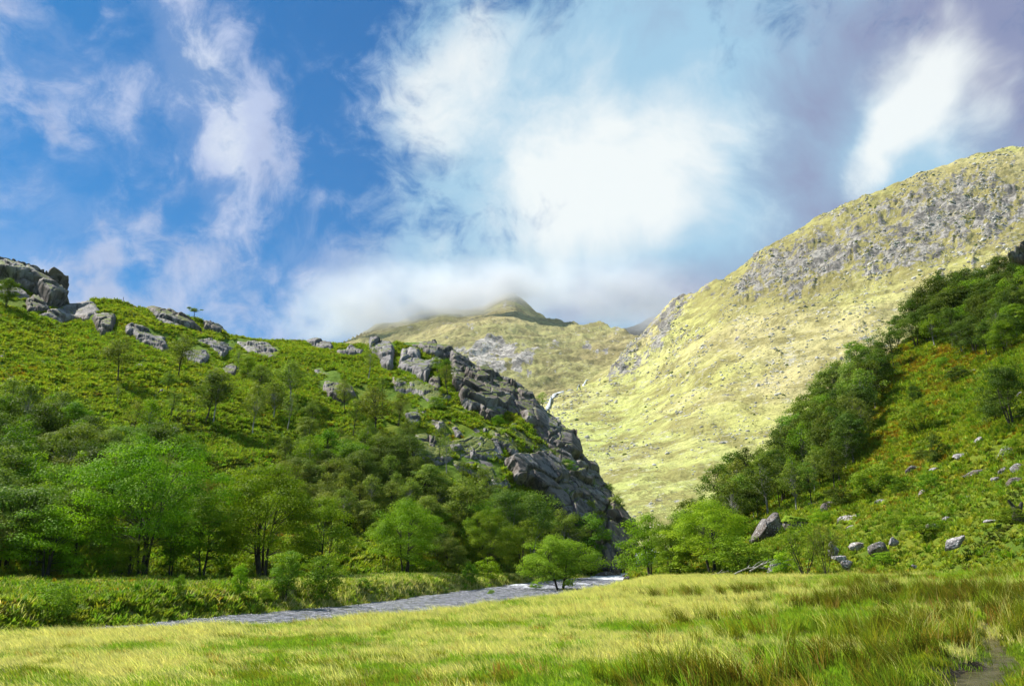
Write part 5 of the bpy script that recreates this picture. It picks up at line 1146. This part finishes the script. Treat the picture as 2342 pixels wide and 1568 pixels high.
# ------------------------------------------------------------------ ground cover (uncountable): bracken, grass, rushes
def clump_mesh(name, fronds, length, lift, width, seed, seg=4, droop=0.5, lean=(0, 0), up=0.35):
    rs = np.random.RandomState(seed); V = []; Fc = []; tt = []; off = 0
    for k in range(fronds):
        a = rs.uniform(0, 6.283); L_ = length * rs.uniform(0.6, 1.2); l = lift * rs.uniform(0.6, 1.2); b = rs.uniform(0, 0.3) * length; ba = rs.uniform(0, 6.28)
        t = np.linspace(0, 1, seg + 1); r = L_ * t * (1 - 0.15 * t)
        z = l * (t * 1.6 - droop * 1.2 * t ** 2); dx, dy = math.cos(a), math.sin(a)
        c = np.stack([b * math.cos(ba) + dx * r + lean[0] * t ** 1.5 * l, b * math.sin(ba) + dy * r + lean[1] * t ** 1.5 * l, z - 0.03], 1)
        w = width * rs.uniform(0.7, 1.3) * (np.sin(np.clip(t * 0.92 + 0.12, 0, 1) * math.pi) ** 0.8 if up < 0.9 else (1 - 0.85 * t))
        s = np.array([-dy, dx, rs.uniform(-0.3, 0.3)]); tn = np.clip(rs.uniform(0, 1), 0, 1)
        V.append(np.stack([c - s * w[:, None] / 2, c + s * w[:, None] / 2], 1).reshape(-1, 3))
        i = np.arange(seg)[:, None] * 2 + off; Fc.append(np.concatenate([i, i + 1, i + 3, i + 2], 1)); tt.append(np.full(2 * (seg + 1), tn)); off += 2 * (seg + 1)
    return mesh_of(name, np.concatenate(V), np.concatenate(Fc), False, {'tint': np.concatenate(tt)})
def scatter(name, P, rot, scl, idx, protos, label=None):
    coll = bpy.data.collections.new(name + "_plants")
    for k, (me, mt) in enumerate(protos):
        me.materials.append(mt); o = bpy.data.objects.new(f"{name}_plant_{chr(97 + k)}", me); coll.objects.link(o)
    m = bpy.data.meshes.new(name); m.vertices.add(len(P)); m.vertices.foreach_set('co', np.ascontiguousarray(P, np.float32).ravel())
    for nm, tp, v in (('rot', 'FLOAT_VECTOR', rot), ('scl', 'FLOAT', scl), ('pid', 'INT', idx)):
        a = m.attributes.new(nm, tp, 'POINT'); a.data.foreach_set('vector' if tp == 'FLOAT_VECTOR' else 'value', np.ascontiguousarray(v, np.int32 if tp == 'INT' else np.float32).ravel())
    o = link(name, m)
    g = bpy.data.node_groups.new(name, 'GeometryNodeTree')
    g.interface.new_socket("Geometry", in_out='INPUT', socket_type='NodeSocketGeometry'); g.interface.new_socket("Geometry", in_out='OUTPUT', socket_type='NodeSocketGeometry')
    N = g.nodes; gi = N.new('NodeGroupInput'); go = N.new('NodeGroupOutput'); ip = N.new('GeometryNodeInstanceOnPoints'); ci = N.new('GeometryNodeCollectionInfo')
    ci.inputs['Collection'].default_value = coll; ci.inputs['Separate Children'].default_value = True; ci.inputs['Reset Children'].default_value = True
    def na(nm, tp):
        q = N.new('GeometryNodeInputNamedAttribute'); q.data_type = tp; q.inputs['Name'].default_value = nm; return [s for s in q.outputs if s.enabled and s.name == 'Attribute'][0]
    er = N.new('FunctionNodeEulerToRotation'); g.links.new(na('rot', 'FLOAT_VECTOR'), er.inputs[0])
    g.links.new(gi.outputs[0], ip.inputs['Points']); g.links.new(ci.outputs[0], ip.inputs['Instance']); ip.inputs['Pick Instance'].default_value = True
    g.links.new(na('pid', 'INT'), ip.inputs['Instance Index']); g.links.new(er.outputs[0], ip.inputs['Rotation']); g.links.new(na('scl', 'FLOAT'), ip.inputs['Scale'])
    g.links.new(ip.outputs[0], go.inputs[0])
    md = o.modifiers.new("plants", 'NODES'); md.node_group = g
    return tag(o, label, None, None, 'stuff')
def on_faces(H, n, rs, jmax=None):                  # even spread over a hillside's real surface
    P = H.P; A = np.linalg.norm(np.cross(P[1:, :-1] - P[:-1, :-1], P[:-1, 1:] - P[:-1, :-1]), axis=-1)
    c = np.cumsum(A.ravel()); k = np.searchsorted(c, rs.rand(n) * c[-1]); i, j = np.unravel_index(np.clip(k, 0, A.size - 1), A.shape)
    a, b = rs.rand(n, 1), rs.rand(n, 1)
    Q = P[i, j] * (1 - a) * (1 - b) + P[i + 1, j] * a * (1 - b) + P[i, j + 1] * (1 - a) * b + P[i + 1, j + 1] * a * b
    return Q, H.X[i, j], H.Y[i, j], H.A['rusty'][i, j]
def euler(n, rs, tilt): return np.stack([rs.normal(size=n) * tilt, rs.normal(size=n) * tilt, rs.uniform(0, 6.283, n)], 1)

rs = np.random.RandomState(77)
def bracken_protos(tag_):
    out = []
    for k, (mt, fr, L_, l) in enumerate([(L_BRG, 14, 0.55, 0.5), (L_BRG, 10, 0.5, 0.35), (L_BRY, 12, 0.5, 0.45), (L_BRO, 12, 0.5, 0.42), (L_BRD, 14, 0.45, 0.30), (L_ALD, 16, 0.5, 0.6)]):
        out.append((clump_mesh(f"bracken_{tag_}{k}", fr + 6, L_, l, 0.10, 100 + k), mt))
    return out
def bracken_pick(P, rusty, rs, dark=0.0):
    n = len(P); a = fbm(P / 14, 4, 71); b = fbm(P / 4, 3, 72) + rusty * 1.1 - 0.32; c = fbm(P / 6, 3, 73); r = rs.rand(n)
    idx = np.where(r < 0.5, 0, 1)
    idx = np.where(a + (r - 0.5) * 0.7 > 0.12, 2, idx); idx = np.where(c + (rs.rand(n) - 0.5) * 0.5 > 0.44 - dark, 4, idx); idx = np.where(rs.rand(n) < 0.05, 5, idx)
    return np.where(b + (rs.rand(n) - 0.5) * 0.6 > 0.30, np.where(rs.rand(n) < 0.6, 3, 2), idx)
Q, X, Y, ru = on_faces(LH, 135000, rs)
keep = np.ones(len(Q), bool)
for poly in POLYS: keep &= poly_sd(X, Y, poly) < -1
rk = lh_attrs(Q, X, Y)['rocky']; keep &= ~((rk > 0.1) & (fbm(Q / 3.0, 3, 5) > 0.05)); keep &= (X > -620)
Q, X, Y, ru = Q[keep], X[keep], Y[keep], ru[keep]
for _n, _l, poly, *_r in CR[-4:]: Q[:, 2] += 0.75 * sstep(0, 8, poly_sd(X, Y, poly))
scatter("bracken", Q, euler(len(Q), rs, 0.22), rs.uniform(0.5, 1.15, len(Q)) * (1 + 0.4 * fbm(Q / 5, 2, 3)), bracken_pick(Q, ru, rs), bracken_protos("hill"))
Q, X, Y, ru = on_faces(RH, 52000, rs)
keep = (X < 2660) & (Y < 1330) & (rs.rand(len(Q)) < np.clip(np.hypot(Q[:, 0], Q[:, 1]) / 60, 0.5, 1) + 0.2)
lawn = sstep(40, -30, np.abs(Y - 1050 + (X - 2200) * 0.25)) * sstep(2000, 2080, X) + sstep(30, -20, np.abs(Y - 1205 + (X - 1950) * 0.12) - 10) * (X > 1890) * (X < 2080)
keep &= rs.rand(len(Q)) > lawn * 0.8
Q, X, Y, ru = Q[keep], X[keep], Y[keep], ru[keep]; dd = np.hypot(Q[:, 0], Q[:, 1])
scatter("bracken", Q, euler(len(Q), rs, 0.25), rs.uniform(0.5, 1.15, len(Q)) * np.clip(dd / 95, 0.55, 1.1), bracken_pick(Q, ru, rs), bracken_protos("slope"))

# loose stones and dark tussocks over the sunlit mountain
def stone_proto(k):
    V, Fc = ico(2); V = V * (1 + 0.35 * fbm(V * 1.3 + 7 * k, 2, k)[:, None]) * [1, 1, 0.6]
    return mesh_of(f"stone_{k}", V, Fc, False)
M_STONE, T_ = new_mat("mountain_stone", 0.9, 0.2)
T_.put(T_.b.inputs['Base Color'], T_.mix(T_.ramp(T_.noise(T_.pos, 0.05, 5, 0.7), 0.4, 0.6), (0.24, 0.22, 0.20), (0.56, 0.53, 0.48)))
MH.A['rusty'] = mnt_attrs(MH.P, MH.X, MH.Y)['stony']
Q, X, Y, st_ = on_faces(MH, 48000, rs)
keep = (fbm(np.stack([X / 30 + Y / 60, Y / 45, 0 * X], -1), 4, 401, 0.6) * 1.2 + 0.35 * np.clip(st_, 0, 2) - 0.12 > rs.rand(len(Q))) & (Q[:, 1] > 0)
Q, st_ = Q[keep], st_[keep]; idx = np.where(rs.rand(len(Q)) < 0.90, rs.randint(0, 3, len(Q)), 3)
sz = np.exp(rs.normal(size=len(Q)) * 0.5) * 0.72 * np.clip(np.hypot(Q[:, 0], Q[:, 1]) / 800, 0.5, 1.4)
scatter("mountain_stones", Q, euler(len(Q), rs, 0.3), np.clip(sz, 0.3, 2.6), idx, [(stone_proto(0), M_STONE), (stone_proto(1), M_STONE), (stone_proto(2), M_STONE), (stone_proto(3), L_BIR)])

# far bank: bracken mound along the water, pale grass further along
n = 52000; a_ = rs.uniform(azel(-330, 1300)[0], azel(1420, 1300)[0], n); c_ = colx(a_); d_ = FAR(c_) + rs.rand(n) ** 0.9 * (np.maximum(LH.lv[0][1](c_) + 10 - FAR(c_), 3)) - 1.2
X_, Y_ = np.sin(a_) * d_, np.cos(a_) * d_; Z_ = ground_z(X_, Y_); Pb = np.stack([X_, Y_, Z_], 1); mask = river_inside(X_, Y_) + 0.7 * fbm(Pb * [1, 1, 0] / 2.5, 3, 77) < -0.25
br = (0.62 * sstep(700, 500, c_) + 0.25 * sstep(1500, 1300, c_) > rs.rand(n)) & mask
rb = 0.12 + 0.35 * sstep(0.2, 0.8, (d_ - FAR(c_)) / 18) * (c_ > 100)
scatter("bank_bracken", Pb[br], euler(br.sum(), rs, 0.2), rs.uniform(0.6, 1.2, br.sum()) * 0.72, bracken_pick(Pb[br], rb[br], rs), bracken_protos("bank"))

def blade(name, n, h, w, seed, lean, spread=0.12, bend=0.5, seg=3):
    rs = np.random.RandomState(seed); V = []; Fc = []; tt = []; off = 0
    for k in range(n):
        a = rs.uniform(0, 6.283); hh = h * rs.uniform(0.45, 1.15); b = spread * rs.rand() ** 0.5; ba = rs.uniform(0, 6.283)
        t = np.linspace(0, 1, seg + 1); o_ = (np.array([math.cos(a), math.sin(a)]) * rs.uniform(0.15, bend) + np.array(lean) * rs.uniform(0.6, 1.3)) * hh
        c = np.stack([b * math.cos(ba) + o_[0] * t ** 1.7, b * math.sin(ba) + o_[1] * t ** 1.7, hh * (t - 0.22 * t ** 2) - 0.02], 1)
        ww = w * rs.uniform(0.6, 1.3) * (1 - 0.9 * t ** 2); s = np.array([math.cos(a + 1.57), math.sin(a + 1.57), 0])
        V.append(np.stack([c - s * ww[:, None] / 2, c + s * ww[:, None] / 2], 1).reshape(-1, 3))
        i = np.arange(seg)[:, None] * 2 + off; Fc.append(np.concatenate([i, i + 1, i + 3, i + 2], 1)); tt.append(np.full(2 * (seg + 1), rs.rand())); off += 2 * (seg + 1)
    return mesh_of(name, np.concatenate(V), np.concatenate(Fc), False, {'tint': np.concatenate(tt)})
LEAN = (-0.40, -0.05)
G_OLV = mat_leaf('dark_olive_rush', (0.060, 0.080, 0.010), (0.105, 0.110, 0.014), (0.19, 0.13, 0.025), 0.4, 0.03, 0.35)
pale = mask & (rs.rand(n) < 0.75) & ~br
scatter("bank_grass", Pb[pale], euler(pale.sum(), rs, 0.1), rs.uniform(0.8, 1.5, pale.sum()), rs.choice(3, pale.sum(), p=[0.5, 0.3, 0.2]),
        [(blade("bg0", 26, 0.42, 0.022, 1, LEAN, 0.3), G_STR), (blade("bg1", 26, 0.36, 0.022, 2, LEAN, 0.3), G_GRN), (blade("bg2", 22, 0.40, 0.022, 3, LEAN, 0.3), G_DRK)])
# tufts hanging on the waterside banks
# meadow
n = 228000; d_ = np.sqrt(rs.uniform(9 ** 2, 74 ** 2, n)); a_ = rs.uniform(rad(-46), rad(46), n)
X_, Y_ = np.sin(a_) * d_, np.cos(a_) * d_; c_ = colx(a_)
lim = np.where(c_ < 1540, NEAR(c_) + 1.0, RH.lv[0][1](c_) + 5)
k = (d_ < lim) & (rs.rand(n) < np.clip(22 / d_, 0.25, 1)) & (rill_sd(X_, Y_) > -0.02 - 0.22 * rs.rand(n) ** 3)
X_, Y_, d_ = X_[k], Y_[k], d_[k]; k = river_inside(X_, Y_) < -0.3; X_, Y_, d_ = X_[k], Y_[k], d_[k]
P = np.stack([X_, Y_, ground_z(X_, Y_)], 1); gx_, gy_ = px(P); n = len(P); p2 = P * [1, 1, 0]
st = 0.42 + 0.42 * sstep(1450, 1395, gy_) * sstep(2000, 1600, gx_) + 0.28 * sstep(700, 200, gx_) + 0.8 * fbm(p2 / 4.0, 4, 61) + 0.7 * fbm(p2 / 0.9, 3, 62) - 0.30 * sstep(200, 60, np.hypot(gx_ - 1780, (gy_ - 1440) * 1.6)) - 0.12 * sstep(1450, 1530, gy_) - 0.15 * sstep(1450, 1700, gx_)
dk = 0.26 + 0.8 * fbm(p2 / 2.2, 3, 66) + 0.5 * fbm(p2 / 0.7, 2, 68) + 0.18 * sstep(1500, 2050, gx_) * sstep(1300, 1420, gy_) + 0.12 * sstep(1480, 1560, gy_)
r1, r2, r3 = rs.rand(n), rs.rand(n), rs.rand(n)
idx = np.where(st + (r1 - 0.5) * 0.65 > 0.52, np.where(r3 < 0.6, 0, 1), np.where(r3 < 0.5, 2, 3))
idx = np.where(dk + (r2 - 0.5) * 0.4 > 0.72, 4, idx); idx = np.where((rs.rand(n) < 0.02) | ((fbm(p2 / 1.2, 2, 88) > 0.55) & (rs.rand(n) < 0.25)), 5, idx)
sc_ = rs.uniform(0.7, 1.25, n) * (1 + 0.3 * fbm(p2 / 1.5, 3, 67)) * np.clip(d_ / 24, 0.85, 1.5)
scatter("meadow_grass", P, euler(n, rs, 0.12) * [1, 1, 0.16], sc_, idx,
        [(blade("mg0", 46, 0.21, 0.012, 11, LEAN, 0.20), G_STR), (blade("mg1", 40, 0.27, 0.010, 12, LEAN, 0.22), G_STR), (blade("mg2", 46, 0.15, 0.014, 13, LEAN, 0.2), G_GRN),
         (blade("mg3", 42, 0.20, 0.012, 14, LEAN, 0.2), G_GRN), (blade("mg4", 44, 0.19, 0.012, 15, LEAN, 0.2), G_DRK), (blade("mg5", 22, 0.26, 0.014, 16, LEAN, 0.15), G_RED)])
# rushes towards the wet corner
n = 9000; d_ = np.sqrt(rs.uniform(9.5 ** 2, 36 ** 2, n)); a_ = rs.uniform(rad(-4), rad(44), n); X_, Y_ = np.sin(a_) * d_, np.cos(a_) * d_
P = np.stack([X_, Y_, ground_z(X_, Y_)], 1); gx_, gy_ = px(P); p2 = P * [1, 1, 0]
q = (sstep(1150, 1950, gx_) + 0.15 * sstep(1490, 1560, gy_)) * 1.0 * (0.0 + 1.7 * fbm(p2 / 2.4, 3, 81)) + 0.75 * sstep(1450, 2150, gx_ + 120 * fbm(p2 / 5.0, 2, 80)) * sstep(1310, 1400, gy_) + 0.22 * sstep(1480, 1560, gy_) * sstep(1150, 1600, gx_) - 0.12 - 0.9 * sstep(2150, 2230, gx_) * sstep(1490, 1540, gy_)
k = (q > rs.rand(n)) & (rill_sd(X_, Y_) > 0.10) & (gx_ > 1150); P, q, p2 = P[k], q[k], p2[k]; n = len(P)
g_ = fbm(p2 / 1.8, 3, 83) + rs.normal(size=n) * 0.12
idx = np.where(g_ > 0.05, 0, np.where(g_ > -0.10, 1, 2)); idx = np.where(rs.rand(n) < 0.10, 3, idx); idx = np.where(rs.rand(n) < 0.12, 4, idx)
scatter("rushes", P, euler(n, rs, 0.14) * [1, 1, 0.22], rs.uniform(0.65, 1.2, n), idx,
        [(blade("ru0", 50, 0.62, 0.011, 21, LEAN, 0.14, 0.35, 4), G_DRK), (blade("ru1", 46, 0.50, 0.011, 22, LEAN, 0.16, 0.4, 4), G_GRN), (blade("ru2", 50, 0.58, 0.012, 23, LEAN, 0.14, 0.35, 4), G_OLV), (blade("ru3", 26, 0.60, 0.010, 24, LEAN, 0.16, 0.4, 4), G_RED), (blade("ru4", 9, 0.85, 0.007, 25, (-0.6, -0.05), 0.2, 0.5, 5), G_STR)])

# ------------------------------------------------------------------ cloud resting on the far peak, and the valley's air
def mist(x, y, d, rx, ry, rz, dens, seed, label, shade=0.80):
    V, Fc = ico(3); o = link("mist", mesh_of("mist", V, Fc, True)); o.location = at(x, y, d); o.scale = (rx, ry, rz)
    m = bpy.data.materials.new("mist_air"); m.use_nodes = True; T = NT(m.node_tree)
    oc = T.n('ShaderNodeTexCoord').outputs['Object']; ln = T.vmath('LENGTH', oc)
    n = T.noise(T.vmath('ADD', T.scale(oc, 1.6, 1.2, 0.8), (seed, 0, 0)), 1.6, 5, 0.6)
    f = T.math('MULTIPLY', T.ramp(ln, 1.0, 0.0), T.ramp(n, 0.30, 0.70))
    pv = T.n('ShaderNodeVolumePrincipled'); pv.inputs['Color'].default_value = (shade, shade * 1.01, shade * 1.05, 1); T.put(pv.inputs['Density'], T.math('MULTIPLY', f, dens)); pv.inputs['Anisotropy'].default_value = 0.2
    out = T.n('ShaderNodeOutputMaterial'); T.L.new(pv.outputs[0], out.inputs['Volume']); o.data.materials.append(m)
    return tag(o, label, None, None, 'stuff')
mist(930, 690, 2350, 420, 260, 150, 0.016, 3, "cloud bank")
mist(1120, 665, 2450, 330, 260, 100, 0.022, 5, "cloud bank")
mist(1400, 670, 2900, 520, 280, 160, 0.011, 8, "cloud bank")
mist(800, 740, 2500, 300, 240, 110, 0.009, 11, "cloud bank")
mist(1490, 715, 3000, 300, 240, 90, 0.010, 14, "cloud bank")
import bmesh
b = bmesh.new(); bmesh.ops.create_cube(b, size=1.0)
hz = bpy.data.meshes.new("haze"); b.to_mesh(hz); b.free()
haze = link("haze", hz); haze.scale = (9700, 9700, 1700); haze.location = (0, 0, 1700 / 2 - 8)
hm = bpy.data.materials.new("valley_air"); hm.use_nodes = True; T = NT(hm.node_tree)
pv = T.n('ShaderNodeVolumePrincipled'); pv.inputs['Color'].default_value = (0.85, 0.93, 1.0, 1); pv.inputs['Density'].default_value = 0.00002; pv.inputs['Anisotropy'].default_value = 0.1
out = T.n('ShaderNodeOutputMaterial'); T.L.new(pv.outputs[0], out.inputs['Volume']); hz.materials.append(hm)
tag(haze, kind='stuff')
